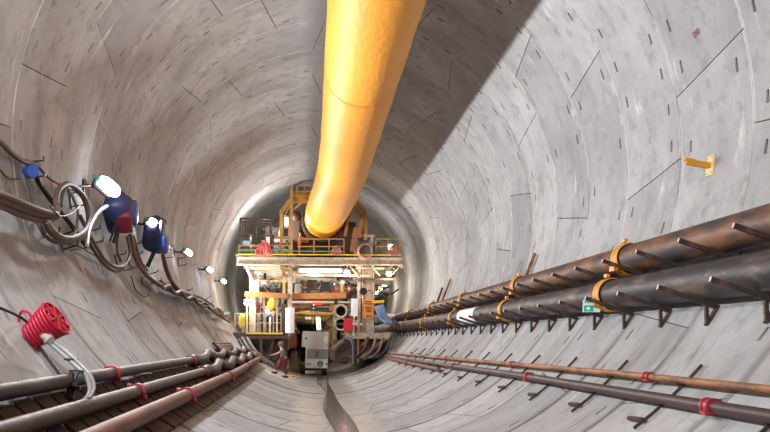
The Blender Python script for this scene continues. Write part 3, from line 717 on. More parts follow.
# ------------------------------------------------------------------ backup gantry
GY = 44.0
SH7 = 7.0                                 # the gantry front stands at 37 m
def gp(px, py, d=GY): return at(px, py, d-SH7)
def pbar(mb, x0, y0, x1, y1, w, h=None, d=GY, mi=0): mb.bar(gp(x0, y0, d), gp(x1, y1, d), w*.85, (h or w)*.85, (0, 1, 0), mi)
g = thing('gantry', (0, 46, .3), 'large two-deck steel gantry filling the tunnel at the end of the duct', 'gantry')
def gpart(name, mat, fn, lab=None): return part(name, mat, g, fn, lab)
zt = gp(320, 262).z
gpart('upper_deck', 'cream', lambda mb: (mb.bar(gp(237, 261.3), gp(402, 261.8), .24, .28, (0, 0, 1)), mb.bar(gp(237, 258)-Vector((0, .06, 0)), gp(402, 258.5)-Vector((0, .06, 0)), .3, .04, (0, 0, 1)), mb.bar(gp(237, 264.8)-Vector((0, .06, 0)), gp(402, 265.2)-Vector((0, .06, 0)), .3, .04, (0, 0, 1)), mb.box((-.12, 41, gp(320, 258).z), (7.3, 7.6, .06)), [mb.bar(Vector((x, 37, zt)), Vector((x, 44.5, zt)), .13, .2) for x in (-3.4, -1.3, .8, 2.1, 3.4)]))
gpart('toe_board', 'yellow', lambda mb: (pbar(mb, 238, 254.4, 401, 255.2, .05, .17, 43.85)), 'yellow toe board')
gpart('lower_rail', 'green', lambda mb: pbar(mb, 238, 251, 345, 251.5, .05, .06, 43.85), 'green rail')
def rails(mb, x0, x1, yt, yb, n, d=43.85, w=.045, mids=(.5,)):
    for i in range(n+1):
        x = x0+(x1-x0)*i/n; pbar(mb, x, yt, x, yb, w, w, d)
    pbar(mb, x0, yt, x1, yt, w, w, d)
    for m_ in mids: y = yt+(yb-yt)*m_; pbar(mb, x0, y, x1, y, w, w, d)
gpart('guard_rail', 'ochre', lambda mb: rails(mb, 299, 344, 239, 254, 3))
gpart('guard_rail', 'ochre', lambda mb: rails(mb, 376, 400, 239, 254, 2))
gpart('guard_rail', 'ochre', lambda mb: rails(mb, 239, 290, 245.5, 254, 4))
gpart('cage_frame', 'darkbrown', lambda mb: (pbar(mb, 240.5, 218.5, 240.5, 254, .10), pbar(mb, 271, 218.5, 271, 254, .13), pbar(mb, 240, 218.5, 272, 219, .09), pbar(mb, 240, 222, 271, 222, .07), pbar(mb, 243, 224.5, 269, 225, .06), pbar(mb, 243, 224, 243, 240, .06), pbar(mb, 240, 236, 271, 236, .06),
mb.box(gp(256, 236), (.05, .05, .05))), 'dark steel cage on the upper deck')
gpart('cage_frame', 'darkbrown', lambda mb: ([pbar(mb, x, 222, x, 240, .05, .05, 45.2) for x in (246, 256, 270)], pbar(mb, 246, 222, 271, 222, .06, .06, 45.2)))
def octf(mb, d=44.2, w=.16, sx=0):
    pts = [(281.5, 255), (281.5, 212), (293.5, 196), (352, 196), (365, 212), (365.5, 240)]
    for a, b in zip(pts, pts[1:]): mb.bar(gp(a[0], a[1], d), gp(b[0], b[1], d), w, w, (0, 1, 0))
gpart('arch_frame', 'ochre', lambda mb: octf(mb), 'ochre octagonal arch around the duct end')
gpart('arch_frame', 'rustbeam', lambda mb: octf(mb, 46.5, .14))
gpart('mast', 'ochre', lambda mb: (pbar(mb, 291.5, 186, 291.5, 254, .13, .13, 43.9), pbar(mb, 299.5, 236, 299.5, 254, .09), pbar(mb, 291.5, 211, 306, 199, .10), pbar(mb, 281, 213, 306, 206, .05) if False else pbar(mb, 284, 217, 292, 202, .06)))
gpart('top_platform', 'ochre', lambda mb: (pbar(mb, 291, 197, 356, 198, .6, .10, 44.3), rails(mb, 297, 312, 185.5, 197, 2, 43.95, .05)))
gpart('hoist_arm', 'rustbeam', lambda mb: (pbar(mb, 352, 206, 362, 216, .2), pbar(mb, 362, 216, 359, 238, .2), pbar(mb, 356, 228, 352, 252, .24), pbar(mb, 351, 205, 345, 236, .16), pbar(mb, 357, 205, 366, 215, .09)))
gpart('duct_collar', 'darkbrown', lambda mb: (mb.pipe([(-.03, 38.9, 7.12), (.0, 43.5, 7.1)], 1.0, .90, 40), mb.disc((.0, 43.5, 7.1), (0, 1, 0), 1.15, .3, 40), [mb.torus((-.02, q, 7.12), (0, 1, 0), 1.0, .05, 36, 6) for q in (39.5, 41, 42.3)], mb.box((.15, 43.3, 6.15), (2.4, 1.2, .3)), [mb.bar((x, 42, 5.3), (x, 42, 6.5), .08, .08) for x in (-.8, -.2, .5, 1.1)]), 'dark collar the duct ends in')
# cross members above the collar, machinery silhouettes
gpart('machinery_block', 'darkbrown', lambda mb: (mb.box(gp(277, 247, 46.5), (1.0, 1.0, .9)), mb.box(gp(322, 247, 47), (2.6, 1.0, .7)), mb.box(gp(294, 228, 46.8), (.5, .5, 1.4)), mb.box(gp(347, 238, 46), (.7, .8, 1.4)), mb.ball(gp(296, 216, 46), .25), mb.box(gp(273, 233, 47.5), (.7, .4, .5))))
gpart('control_cabinet', 'greysteel', lambda mb: (mb.box(gp(363.5, 236.6, 44.4), (.95, .7, .1)), mb.box(gp(356.4, 246, 44.4), (.12, .7, .95)), mb.box(gp(371, 246, 44.4), (.12, .7, .95)), mb.box(gp(363.5, 246, 44.9), (.8, .1, .95)), mb.box(gp(363.5, 244, 44.6), (.6, .3, .1))))
gpart('shelf_cabinet', 'cream', lambda mb: [mb.box(gp(281, y, 44.6), (.85, .5, .08)) for y in (237.5, 244, 250)]+[mb.box(gp(x, 245, 44.6), (.08, .5, .8)) for x in (273, 289)])
# columns
col = [(252.5, 266, 333, 'cream', .30), (290, 265, 334, 'cream', .22), (284, 266, 300, 'ochre', .14), (359, 265, 334, 'cream', .14), (368, 262, 334, 'cream', .50), (257.5, 272, 292, 'cream', .16)]
for x, a, b, m_, w in col: gpart('column', m_, lambda mb: (pbar(mb, x, a, x, b, w, .28, 44.2) if w < .4 else mb.ibeam(gp(x, a, 44.2), gp(x, b, 44.2), .3, w, (1, 0, 0), .03), mb.box(gp(x, a+1, 44.2), (w+.16, .34, .12))))
for yy, dd in ((41, 1), (45.5, 2), (50, 2), (55, 3), (61, 3), (67, 3)):
    for X in (-3.0, -1.45, .75, 2.1):
        gpart('rear_column', ['cream', 'ochre', 'greysteel'][dd-1], lambda mb: mb.bar((X, yy, 1.2), (X, yy, zt), .2, .2))
    for zz, m_, h_ in ((3.75, 'rustbeam', .25), (2.95, 'ochre', .12)): gpart('rear_beam', m_, lambda mb: mb.bar((-1.45, yy, zz), (.75, yy, zz), .2, h_))
    gpart('rear_beam', 'greysteel', lambda mb: mb.bar((-3.3, yy, zt-.5), (3.3, yy, zt-.5), .2, .22))
    gpart('side_tray', ['rustbeam', 'cream'][dd % 2], lambda mb: (mb.box((-1.2, yy+1.8, 2.2), (.3, 3.2, .08)), mb.box((.6, yy+1.8, 2.4), (.3, 3.2, .08))))
rc_ = random.Random(21)
CM = ['greysteel', 'cream', 'darkbrown', 'rustbeam', 'greyhose', 'blackmetal', 'ochre', 'white', 'bluehose', 'darkbrown', 'maroon', 'blackmetal']
def clutter(x0, x1, y0, y1, d0, d1, n, smax=.5):
    for k in range(n):
        p = gp(rc_.uniform(x0, x1), rc_.uniform(y0, y1), rc_.uniform(d0, d1)); q = rc_.random(); m_ = rc_.choice(CM)
        if math.hypot(p.x, p.z-R) > R-.45: continue
        if q < .4: sz = (rc_.uniform(.12, smax), rc_.uniform(.2, .6), rc_.uniform(.12, smax)); gpart('equipment_box', m_, lambda mb: (mb.box(p, sz), mb.box(p+Vector((0, -sz[1]/2, 0)), (sz[0]*.7, .03, sz[2]*.6))))
        elif q < .7: l_ = rc_.uniform(.5, 1.5); r_ = rc_.uniform(.025, .07); gpart('pipe_length', m_, lambda mb: (mb.tube([p, p+Vector((l_, 0, 0))], r_, 10), mb.disc(p, (1, 0, 0), r_*1.5, .05, 12)))
        elif q < .85: l_ = rc_.uniform(.4, 1.1); r_ = rc_.uniform(.025, .07); gpart('pipe_riser', m_, lambda mb: (mb.tube([p, p+Vector((0, 0, l_))], r_, 10), mb.disc(p, (0, 0, 1), r_*1.5, .05, 12)))
        else:
            a_ = Vector((rc_.uniform(.4, 1.0), 0, rc_.uniform(-.1, .2))); gpart('cable', 'black', lambda mb: mb.tube(smooth_path([p, p+a_*.5+Vector((0, 0, -.25)), p+a_], 5), .03, 7))
clutter(294, 350, 277, 292, 45, 50, 26)
clutter(250, 284, 278, 290, 45, 49, 12, .4)
clutter(246, 284, 300, 328, 45.5, 50, 22, .45)
clutter(330, 358, 300, 330, 45.5, 50, 22, .4)
clutter(294, 324, 303, 328, 51, 66, 20, .5)
clutter(373, 380, 280, 325, 46, 50, 8, .3)
clutter(272, 345, 240, 251, 45.5, 48, 16, .5)
clutter(248, 270, 228, 250, 45.5, 47, 8, .35)
clutter(350, 368, 228, 250, 45.5, 48, 6, .3)
gpart('roller', 'white', lambda mb: mb.tube([gp(290, 308, 43.8), gp(290, 333, 43.8)], .19, 20), 'pale round post')
# beams
gpart('cross_beam', 'rustbeam', lambda mb: (pbar(mb, 245, 294, 288, 296, .25, .30, 44.0)), 'orange-brown beam on the left bay')
gpart('cross_beam', 'rustbeam', lambda mb: (pbar(mb, 291, 296.5, 346, 295.5, .3, .36, 45.2)), 'orange-brown beam over the middle bay')
for q in ((292, 275, 372, 276, .12, .14, 44.1), (246, 268.5, 290, 269, .1, .28, 44.1), (356, 268, 395, 269, .1, .2, 44.1)): gpart('cross_beam', 'cream', lambda mb: pbar(mb, *q))
gpart('cross_beam', 'darkbrown', lambda mb: (pbar(mb, 353, 279, 400, 279.5, .1, .10, 43.9)), 'thin dark crossbar')
for y, d in ((282, 46.5), (286, 49), (290, 52), (302, 47.8), (307, 50)): gpart('cross_beam', 'greysteel', lambda mb: pbar(mb, 292, y, 358, y+.3, .12, .12, d))
for q in ((394, 262, 388, 274, .09, .14), (402, 263, 393, 274, .05, .2), (350, 266, 358, 276, .08), (246, 266, 252, 280, .12), (275, 267, 278, 277, .5, .2), (372, 267, 380, 276, .08)): gpart('brace', 'cream', lambda mb: pbar(mb, *q))
for k in range(7):
    y = 38.4+1.0*k; gpart('deck_joist', ['cream', 'rustbeam', 'greysteel'][k % 3], lambda mb: mb.bar((-3.5, y, zt-.22), (3.4, y, zt-.22), .1, .2))
# service pipes and hoses under the upper deck, inside the middle bay
gpart('pipework', 'greyhose', lambda mb: [mb.tube([(x, 38, z), (x, 60, z+.02)], r_, 12) for x, z, r_ in ((-1.1, 4.3, .09), (-.8, 4.35, .06), (.9, 4.25, .10), (1.2, 4.0, .07), (1.7, 4.2, .11), (1.65, 3.3, .05), (-2.6, 4.1, .1), (2.9, 4.0, .09))])
# left bay lower platform
gpart('lower_deck', 'darkbrown', lambda mb: (pbar(mb, 233, 335.5, 288, 335.5, .3, .16, 43.9), mb.box((gp(262, 335).x, 40, gp(260, 335).z), (2.0, 5, .08))))
gpart('deck_edge', 'yellow', lambda mb: pbar(mb, 246, 333.3, 283, 333.5, .08, .09, 43.7), 'yellow deck edge')
gpart('guard_rail', 'cream', lambda mb: rails(mb, 235, 281, 313.5, 333, 6, 43.75, .045, (.48,)))
gpart('lower_deck', 'cream', lambda mb: (pbar(mb, 345, 335.5, 390, 336, .3, .22, 44), mb.box((gp(367, 334).x, 40, gp(367, 334).z), (1.8, 5, .08))))
# interior cabinets and verticals of the left bay
for x, d in ((247, 44.5), (264, 44.5), (277, 44.4), (270, 46), (260, 47)): gpart('hanging_post', 'cream', lambda mb: pbar(mb, x, 297, x, 333, .09, .09, d))
for q, z_ in ((gp(262, 322, 48), 1.6), (gp(273, 322, 48), 1.6), (gp(285, 318, 45), 1.2)): gpart('dark_cabinet', 'darkbrown', lambda mb: mb.box(q, (.32, .4, z_)))
for q, z_ in ((gp(257, 314, 48), (.42, .1, 1.9)), (gp(268, 280, 48), (1.2, .1, .7)), (gp(279, 312, 49), (.4, .1, 2.0))): gpart('pale_panel', 'white', lambda mb: mb.box(q, z_))
gpart('yellow_tank', 'yellow', lambda mb: mb.ball(gp(271.5, 305, 45.5), .2, .2, .32), 'yellow tank')
gpart('blue_drum', 'blue', lambda mb: mb.disc(gp(269, 312, 46), (1, 0, .2), .2, .3, 16), 'blue drum')
# under-structure
for q, sz in ((gp(352, 352, 47), (1.0, 1.2, .9)), (gp(370, 349, 46.5), (.9, 1.4, .7)), (gp(262, 348, 46.5), (1.2, 1.0, .9)), (gp(281, 350, 46), (.6, .8, 1.0)), (gp(340, 356, 48), (.7, 1.0, .7))):
    gpart('machinery_block', 'darkbrown', lambda mb: (mb.box(q, sz), mb.disc(q-Vector((0, sz[1]/2, 0)), (0, 1, 0), sz[2]*.3, .1, 16), mb.box(q+Vector((0, 0, sz[2]/2)), (sz[0]*.6, sz[1]*.8, .15))))
for X_, w_, z0_ in ((2.35, 1.5, 1.35), (-2.45, 1.3, 1.35)):
    gpart('machinery_block', 'blackmetal', lambda mb: (mb.box((X_, 42.5, z0_), (w_, 6, .8)), [mb.box((X_, 39.4+1.5*q, z0_+.1), (w_+.06, .12, .9)) for q in range(5)], mb.tube([(X_-.3, 39.3, z0_-.1), (X_-.3, 45.5, z0_-.1)], .3, 16)))
gpart('leg_frame', 'darkbrown', lambda mb: (pbar(mb, 249, 337, 249, 352, .14), pbar(mb, 261, 337, 261.5, 360, .14), pbar(mb, 251, 352, 272, 362, .1), pbar(mb, 274, 337, 268, 362, .08), mb.box(gp(266, 349, 45.5), (1.1, .4, .9)), mb.box(gp(255, 340, 45), (1.6, .5, .3)), pbar(mb, 283, 337, 283, 346, .1)))
gpart('leg_frame', 'rustbeam', lambda mb: (pbar(mb, 358, 337, 358, 362, .10), pbar(mb, 355, 360, 388, 338, .10), pbar(mb, 366, 337, 364, 350, .09), pbar(mb, 372, 337, 356, 349, .06), pbar(mb, 353, 338, 353, 367, .12, .12), pbar(mb, 384, 338, 370, 350, .05)))
for px, m_, r_ in ((366, 'black', .07), (374, 'hose2', .06), (381, 'hose2', .05), (388, 'black', .06)):
    pts = smooth_path([gp(px+2, 338, 43.5), gp(px-2, 350, 43.0), gp(px-10, 357, 42.6), gp(px-18, 357, 43)], 6)
    solo('hose', m_, lambda mb: mb.tube(pts, r_, 10), {366: 'black hose, innermost of four sagging under the right deck', 374: 'grey hose, second of four sagging under the right deck', 381: 'grey hose, third of four sagging under the right deck', 388: 'black hose, outermost of four sagging under the right deck'}[px], 'hose', 'hoses sagging under the right lower deck')
for k, (x0, y0, x1, y1) in enumerate(((236, 340, 262, 362), (239, 338, 268, 363), (233, 343, 255, 360), (244, 338, 274, 366))):
    pts = smooth_path([at(x0+3, y0, 36), at((x0+x1)/2-2, (y0+y1)/2+1, 35.2), at(x1, y1, 35.0)], 6)
    solo('hose', ['black', 'hose2', 'black', 'hose2'][k], lambda mb: mb.tube(pts, .07, 10), f'dark hose falling from the left deck to the floor, {ORD[k]} from the left wall', 'hose', 'hoses falling from the left lower deck')
pts = smooth_path([gp(345, 338.5, 43.3), gp(352, 341, 43), gp(354, 348, 42.8), gp(354, 366, 42.5)], 8)
solo('hose', 'black', lambda mb: mb.tube(pts, .1, 12), 'fat black hose bending down at the right of the white machine', 'hose')
# pipe ends inside the middle bay
for k, y in enumerate((311, 324)):
    c_ = gp(341, y, 44.6)
    solo('pipe_stub', ['cream', 'black'], lambda mb: (mb.pipe([c_, c_+Vector((0, 3, 0))], .27, .215, 24), mb.disc(c_+Vector((0, 1.2, 0)), (0, 1, 0), .21, .02, 24, 1), mb.torus(c_, (0, 1, 0), .27, .03, 24, 6)), 'open black-mouthed pipe end, ' + ('upper' if k == 0 else 'lower') + ' of the pair right of the white machine', 'pipe', 'open pipe ends in the middle bay')
def f(mb):
    for q in (0, 1): mb.tube([gp(347, 340+q*4, 43.8), gp(332, 352+q*5, 43.0)], .16, 16)
    mb.box(gp(343, 348, 44.5), (.9, .5, .7))
gpart('sloping_duct', 'darkbrown', f)

# loose things on the gantry
def hosebundle(x, y, s, lab, mat):
    c_ = gp(x, y, 43.7)
    def f(mb):
        rnd = random.Random(int(x))
        for i in range(11):
            e = -1+2*i/10; dx_ = e*.34*s
            mb.tube(smooth_path([c_+Vector((e*.05, rnd.uniform(-.03, .03), .34*s)), c_+Vector((dx_*.7, rnd.uniform(-.06, .02), .12*s)), c_+Vector((dx_, rnd.uniform(-.06, .02), -.12*s)), c_+Vector((dx_*.85, 0, -.30*s-.03*(1-abs(e))))], 4), .024*s, 7)
        mb.torus(c_+Vector((0, 0, .33*s)), (0, 0, 1), .07*s, .03*s, 14, 6)
    solo('hose_bundle', mat, f, lab, 'hose', 'red hose bundles hung on the gantry rail')
hosebundle(264, 249, 1.0, 'bright red hose bundle hung on the left of the gantry rail', 'redhose')
hosebundle(336.5, 250.5, .62, 'faded red hose bundle on the gantry rail below the duct', 'pinkhose')
hosebundle(394, 250, .72, 'faded red hose bundle at the right end of the gantry rail', 'pinkhose')
c_ = gp(365, 251.5, 43.65)
solo('hose_coil', 'pinkhose', lambda mb: [mb.torus(c_+Vector((.01*i, -.05*i, .01*i)), (0.05, 1, .05), .31-.015*i, .03, 32, 8) for i in range(3)], 'round coil of dull red hose hung in front of the upper cabinet', 'hose')
c_ = gp(246.5, 243, 43.9)
t = thing('monitor', c_, 'small pale-blue screen on the left of the upper deck', 'screen')
part('casing', 'black', t, lambda mb: mb.box(c_, (.36, .1, .22))); part('screen', 'glass', t, lambda mb: mb.box(c_+Vector((0, -.055, 0)), (.31, .01, .18)))
part('stand', 'blackmetal', t, lambda mb: (mb.bar(c_+Vector((-.1, 0, -.15)), c_+Vector((-.15, 0, -.52)), .04, .04), mb.bar(c_+Vector((.1, 0, -.15)), c_+Vector((.15, 0, -.52)), .04, .04)))
c_ = gp(368.3, 309, 43.85)
t = thing('notice_board', c_, 'tall orange notice with dark lettering lines on the right column', 'sign')
part('board', 'signorange', t, lambda mb: mb.box(c_, (.42, .03, .78)))
for z in (.32, .22, .06, -.02, -.10, -.30): part('text_line', 'darkbrown', t, lambda mb: mb.box(c_+Vector((random.uniform(-.03, .03), -.02, z)), (random.uniform(.22, .36), .01, .045)), 'dark line of lettering too small to read')
c_ = gp(354.5, 307.5, 43.8)
solo('white_box', 'white', lambda mb: (mb.box(c_, (.28, .2, .75)), mb.box(c_+Vector((0, -.11, .1)), (.2, .02, .3)), mb.bar(c_+Vector((0, 0, -.37)), c_+Vector((0, 0, -1.2)), .06, .06)), 'narrow white equipment box between the thin and thick right columns', 'box')
c_ = gp(348, 325, 43.7)
solo('red_cabinet', 'red', lambda mb: (mb.box(c_, (.36, .25, .56)), mb.box(c_+Vector((0, -.13, 0)), (.28, .02, .46)), mb.box(c_+Vector((.14, -.15, 0)), (.03, .03, .1))), 'red cabinet on the lower deck beside the pipe ends', 'cabinet')
c_ = gp(242, 321, 43.5)
solo('yellow_bag', 'yellow', lambda mb: blob(mb, c_, .13, .12, .27, 8), 'yellow bag hung on the left lower railing', 'bag')
c_ = gp(363.3, 291.5, 43.6)
solo('loudspeaker', 'blackmetal', lambda mb: (mb.disc(c_, (0, 1, 0), .17, .1, 8), mb.disc(c_+Vector((0, -.06, 0)), (0, 1, 0), .12, .03, 16), mb.bar(c_+Vector((.1, .05, 0)), c_+Vector((.35, .5, .1)), .04, .04)), 'small dark round device on the right column above the notice', 'device')
def f(mb):
    for i in range(6):
        o_ = i*.055
        mb.tube(smooth_path([gp(375+i*1.5, 307-.5*i, 43.3), gp(378+i*1.6, 314, 43.0), gp(382+i*1.6, 320, 42.8), gp(387+i*1.0, 324, 42.6)], 5), .045, 8)
    for q in (.25, .55, .85): pass
solo('hose_bundle', 'bluehose', f, 'blue-grey bundle of hoses slanting down to the big pipe ends', 'hose')
c_ = gp(382, 303, 43.5)
solo('steel_beam', 'yellow', lambda mb: mb.bar(gp(373, 302, 43.8), gp(384, 301.5, 43.8), .2, .12, (0, 0, 1)), 'short yellow beam sticking out right of the notice', 'beam')
pts = smooth_path([(LX, 43.4, LZ), (LX-.1, 44.2, LZ), (3.2, 45.2, 2.4), (2.9, 47, 2.4)], 5)
solo('pipe_elbow', 'greysteel', lambda mb: mb.tube(pts, .2, 18), 'grey elbow joining the lower big pipe to the gantry', 'pipe', 'grey elbows at the big pipe ends')
pts = smooth_path([(UX, 43.4, UZ), (UX-.15, 44.3, UZ), (3.3, 45.4, 3.0), (2.95, 47, 3.0)], 5)
solo('pipe_elbow', 'greysteel', lambda mb: mb.tube(pts, .19, 18), 'grey elbow joining the upper big pipe to the gantry', 'pipe', 'grey elbows at the big pipe ends')

# gantry lamps
def tube_light(a, b, lab, r_=.09, power=0):
    t = thing('tube_light', (a+b)/2, lab, 'lamp')
    part('tube', 'tube_glass', t, lambda mb: mb.tube([a, b], r_, 12)); 
    ax_ = (b-a).normalized()
    part('end_cap', 'greysteel', t, lambda mb: (mb.tube([a-ax_*.06, a+ax_*.03], r_*1.15, 12), mb.tube([b-ax_*.03, b+ax_*.06], r_*1.15, 12)))
tube_light(gp(299, 270.6, 44.2), gp(341, 270.8, 44.2), 'long white tube light below the upper deck over the middle bay', .10)
tube_light(gp(286.5, 217, 44), gp(286.5, 227, 44), 'upright cool white tube light on the left arch frame', .08)
tube_light(gp(318, 317, 46), gp(319, 330, 46), 'upright white tube light right behind the white machine', .10)
pend = [(347, 273, 43.9, 'hanging round lamp under the deck left of the right columns'), (389, 274, 43.9, 'hanging round lamp nearest the right wall, largest of the row'), (384.5, 284, 50, 'hanging round lamp, second of the row on the right'), (379.5, 289, 56, 'hanging round lamp, third of the row on the right'), (375.5, 292, 62, 'hanging round lamp, farthest of the row on the right'),
        (337, 284, 50, 'round lamp hanging inside the middle bay'), (247, 303, 44.4, 'round lamp at the left edge of the left bay'), (390.5, 247, 43.9, 'round lamp on the rail end beside the faded red hoses')]
for x, y, d, lab in pend:
    c_ = gp(x, y, d); t = thing('pendant_lamp', c_, lab, 'lamp', 'round lamps on the gantry')
    part('bulb', 'warm_glass', t, lambda mb: mb.ball(c_, .13*d/44, .13*d/44, .12*d/44))
    part('shade', 'greysteel', t, lambda mb: (mb.tube([c_+Vector((0, 0, .10)), c_+Vector((0, 0, .2))], [.17, .05], 16), mb.tube([c_+Vector((0, 0, .2)), c_+Vector((0, 0, .5))], .015, 6)))
solo('warning_light', 'redglow', lambda mb: mb.tube([gp(312, 303.4, 46), gp(322, 303.3, 46)], .05, 10), 'glowing red strip light over the middle bay', 'lamp')
WARM = (1, .86, .68)
for n_, loc, e, s_ in (('pendant_glow', gp(389, 276, 43.6), 170, .13), ('pendant_glow', gp(384.5, 286, 51), 260, .13), ('pendant_glow', gp(378, 291, 58), 260, .13), ('pendant_glow', gp(347, 276, 43.6), 150, .13),
                     ('bay_glow', (-2.3, 39, 4.3), 200, .15), ('bay_glow', (-2.3, 38.6, 2.9), 190, .15), ('bay_glow', (-.3, 40.2, 4.1), 70, .15), ('bay_glow', (-.4, 48, 3.4), 120, .15), ('bay_glow', (-.3, 57, 3.4), 150, .15), ('bay_glow', (1.4, 39.5, 3.7), 70, .15),
                     ('bay_glow', gp(246, 303, 43.6), 110, .13), ('tube_glow', (-.3, 36.9, 4.45), 110, .12), ('deck_glow', (-2.3, 38.6, 6.5), 620, .2), ('deck_glow', (2.2, 42, 6.6), 260, .2), ('bay_glow', (-3.0, 46, 3.2), 140, .2)):
    lightobj(n_, 'POINT', loc, e, WARM if n_ != 'deck_glow' else (1, .97, .93), s_)

# ------------------------------------------------------------------ white machine under the gantry
MY = 42.0
def mp(px, py, d=MY): return at(px, py, d)
t = thing('generator', mp(315, 372), 'white boxy machine with grille and round dial parked under the gantry', 'machine')
bl, br = mp(301.5, 347), mp(329, 332)
part('upper_housing', 'white', t, lambda mb: mb.box(((bl.x+br.x)/2, MY+.7, (bl.z+br.z)/2), (br.x-bl.x, 1.4, br.z-bl.z)), bevel=.02)
for q in (0, 1):
    w_ = (br.x-bl.x)/2; cx = bl.x+w_*(.5+q)
    part('door', 'white', t, lambda mb: mb.box((cx, MY-.01, (bl.z+br.z)/2), (w_-.06, .03, br.z-bl.z-.08)), bevel=.006)
lh = [c for c in C.objects if c.parent == t and c.name.startswith('door')]
BASE[lh[0].name] = BASE[t.name]
part('latch', 'black', lh[0], lambda mb: mb.disc((bl.x+.2, MY-.03, bl.z+.42), (0, 1, 0), .05, .03, 12), 'black latch')
l2, r2 = mp(305, 368), mp(328.5, 348)
part('lower_housing', 'white', t, lambda mb: mb.box(((l2.x+r2.x)/2, MY+.65, (l2.z+r2.z)/2), (r2.x-l2.x, 1.3, r2.z-l2.z)), bevel=.02)
gl, gr = mp(306.7, 358.5), mp(327.8, 349.2)
part('grille', 'greyhose', t, lambda mb: (mb.box(((gl.x+gr.x)/2, MY-.012, (gl.z+gr.z)/2), (gr.x-gl.x, .02, gr.z-gl.z)), [mb.box(((gl.x+gr.x)/2, MY-.03, gl.z+.04+k*(gr.z-gl.z-.06)/8), (gr.x-gl.x-.05, .02, .02)) for k in range(9)]), 'grey louvred grille')
part('grille_badge', 'black', t, lambda mb: [mb.torus((mp(317, 354).x, MY-.045, mp(317, 354).z+z), (0, 1, 0), .06, .008, 16, 6) for z in (-.09, 0, .09)], 'dark round marks on the grille')
dc = mp(320.3, 363.6)
part('dial', 'blackmetal', t, lambda mb: (mb.torus((dc.x, MY-.03, dc.z), (0, 1, 0), .11, .025, 24, 8), mb.bar((dc.x-.1, MY-.03, dc.z), (dc.x+.1, MY-.03, dc.z), .02, .03)), 'black round dial')
for x in (307.5, 310, 326.5): part('lamp', 'black', t, lambda mb: mb.disc((mp(x, 364).x, MY-.01, mp(x, 364).z), (0, 1, 0), .045, .03, 14), 'small round lamp')
part('chassis', 'black', t, lambda mb: mb.box(((bl.x+br.x)/2-.05, MY+.9, .33), (1.28, 1.7, .2)))
for sx in (-.52, .52):
    for yy in (.25, 1.5): part('wheel', 'black', t, lambda mb: mb.disc(((bl.x+br.x)/2+sx, MY+yy, .30), (1, 0, 0), .26, .22, 24))
part('side_frame', 'blackmetal', t, lambda mb: (mb.bar((bl.x-.06, MY+.2, .4), (bl.x-.06, MY+.2, 1.3), .06, .06), mb.bar((bl.x-.06, MY+1.2, .4), (bl.x-.06, MY+1.2, 1.3), .06, .06), mb.bar((bl.x-.06, MY+.2, .9), (bl.x-.06, MY+1.2, .9), .04, .04)))

# clutter beside the machine
for k, (x, y, h_, m_, lab) in enumerate(((296, 350, .9, 'greyhose', 'tall grey gas bottle left of the white machine'), (292.5, 353, .8, 'cream', 'cream post-like bottle left of the grey gas bottle'), (299, 356, .6, 'yellow', 'short yellow canister at the left foot of the white machine'))):
    c_ = mp(x, y, 42.6); zb = R-math.sqrt(R*R-c_.x**2)
    solo('gas_bottle', m_, lambda mb: (mb.tube([(c_.x, c_.y, zb+.03), (c_.x, c_.y, zb+h_), (c_.x, c_.y, zb+h_+.08), (c_.x, c_.y, zb+h_+.12)], [.1, .1, .06, .03], 16), mb.tube([(c_.x, c_.y, zb+h_+.1), (c_.x, c_.y, zb+h_+.18)], .025, 8)), lab, 'gas bottle', 'bottles beside the white machine')
c_ = mp(294.5, 342, 43)
solo('red_bag', 'redhose', lambda mb: blob(mb, c_, .13, .12, .30, 4), 'pinkish red bag hung left of the white machine', 'bag')
for k, (x, y) in enumerate(((292, 376), (296, 378), (289, 374.5))):
    p = onwall(x, y, .03)
    solo('rubble', 'ochre', lambda mb: blob(mb, p, .16, .12, .035, k+11), f'flat yellowish scrap on the floor by the worker, {ORD[k]} of three', 'scrap', 'scraps on the floor by the worker')

# ------------------------------------------------------------------ worker
def skin_mesh(name, verts, edges, radii, mat, parent, base, sub=2, root=0):
    me = bpy.data.meshes.new(name); me.from_pydata([Vector(v)-base for v in verts], edges, [])
    o = bpy.data.objects.new(name, me); C.objects.link(o)
    sk = o.modifiers.new('s', 'SKIN'); sk.use_smooth_shade = True
    for i, r_ in enumerate(radii): me.skin_vertices[0].data[i].radius = (r_, r_)
    me.skin_vertices[0].data[root].use_root = True
    sb = o.modifiers.new('d', 'SUBSURF'); sb.levels = sub; sb.render_levels = sub
    bpy.context.view_layer.update()
    m2 = bpy.data.meshes.new_from_object(o.evaluated_get(bpy.context.evaluated_depsgraph_get()))
    o.modifiers.clear(); o.data = m2; m2.materials.clear(); m2.materials.append(M[mat]); o.parent = parent; return o
WD = 35.5
def wp(px, py, dy=0): return at(px, py, WD+dy)
fr = onwall(286.5, 378, .02); WD = fr.y
w = thing('person', fr, 'worker in grey shirt and rust-red trousers striding left, one arm stretched forward', 'person')
bs = Vector(fr)
fl = onwall(275.5, 374.0, .02)
pel = wp(283.5, 359); chest = wp(282.3, 352); neck = wp(281.3, 348.2); head = wp(280.3, 345)
kl = (pel+fl)/2+Vector((-.03, 0, .05)); kr = (pel+fr)/2+Vector((-.04, 0, .02))
pl_, pr_ = pel+Vector((-.07, .08, -.02)), pel+Vector((.05, -.08, -.02))
fl = Vector((fl.x, fl.y, fl.z))
el = wp(277.5, 353.5, -.1); hl = wp(272, 355, -.15); er = wp(283.5, 355, .15); hr_ = wp(281, 358, .2)
sl, sr = chest+Vector((-.03, -.16, .03)), chest+Vector((.03, .16, .03))
V_ = [pel, chest, neck, head, pl_, kl, fl+Vector((0, 0, .08)), fl+Vector((-.14, 0, .03)), pr_, kr, fr+Vector((0, 0, .08)), fr+Vector((-.14, 0, .03)), sl, el, hl, sr, er, hr_]
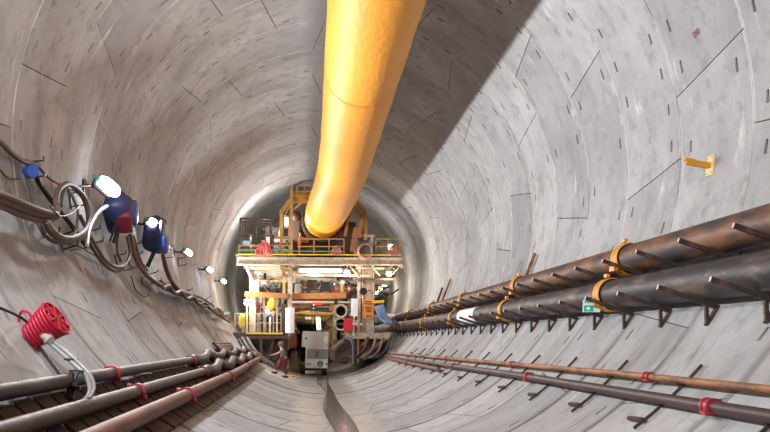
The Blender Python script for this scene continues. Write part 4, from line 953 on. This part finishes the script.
E_ = [(0,1),(1,2),(2,3),(0,4),(4,5),(5,6),(6,7),(0,8),(8,9),(9,10),(10,11),(1,12),(12,13),(13,14),(1,15),(15,16),(16,17)]
skin_mesh('body', V_, E_, [.115, .13, .05, .085, .08, .055, .04, .035, .08, .055, .04, .035, .055, .04, .03, .055, .04, .03], 'skin', w, bs)
skin_mesh('shirt', [pel+Vector((0, 0, .03)), chest, chest+Vector((-.01, 0, .07)), sl, (sl+el)/2, sr, (sr+er)/2], [(0,1),(1,2),(1,3),(3,4),(1,5),(5,6)], [.15, .155, .09, .075, .062, .075, .062], 'shirt', w, bs)
skin_mesh('trousers', [pel, pel+Vector((0, 0, .10)), pl_, kl, fl+Vector((.01, 0, .14)), pr_, kr, fr+Vector((.01, 0, .14))], [(0,1),(0,2),(2,3),(3,4),(0,5),(5,6),(6,7)], [.165, .155, .12, .09, .075, .12, .09, .075], 'trousers', w, bs)
for q in (fl, fr): part('boot', 'boots', w, lambda mb: mb.ball(q+Vector((-.06, 0, .05)), .14, .055, .055))
part('hair', 'hair', w, lambda mb: mb.ball(head+Vector((.015, 0, .045)), .105, .10, .10))
for hh, dr_ in ((hl, Vector((-1, 0, -.05))), (hr_, Vector((-.6, 0, -.8)))):
    def f(mb):
        dr_.normalize(); sd_ = Vector((0, 1, 0)); mb.ball(hh+dr_*.03, .04, .035, .022)
        for i in range(4): mb.tube([hh+dr_*.05+sd_*(-.027+.018*i), hh+dr_*.09+sd_*(-.027+.018*i)+Vector((0, 0, -.005)), hh+dr_*.12+sd_*(-.027+.018*i)+Vector((0, 0, -.02))], [.009, .008, .006], 6)
        mb.tube([hh+sd_*.03, hh+dr_*.03+sd_*.06, hh+dr_*.06+sd_*.06], [.01, .009, .007], 6)
    part('hand', 'skin', w, f)
part('nose', 'skin', w, lambda mb: mb.ball(head+Vector((-.09, 0, .0)), .02, .012, .02, 8))

# ------------------------------------------------------------------ world and look
wd = bpy.data.worlds.new('world'); bpy.context.scene.world = wd; wd.use_nodes = True
wd.node_tree.nodes['Background'].inputs[0].default_value = (.75, .73, .74, 1); wd.node_tree.nodes['Background'].inputs[1].default_value = .25
sc_ = bpy.context.scene
sc_.view_settings.view_transform = 'Standard'; sc_.view_settings.look = 'None'; sc_.view_settings.gamma = 1; sc_.view_settings.exposure = -1.08
sc_.cycles.use_denoising = True; sc_.cycles.max_bounces = 8; sc_.cycles.diffuse_bounces = 5; sc_.cycles.glossy_bounces = 3; sc_.cycles.sample_clamp_indirect = 8
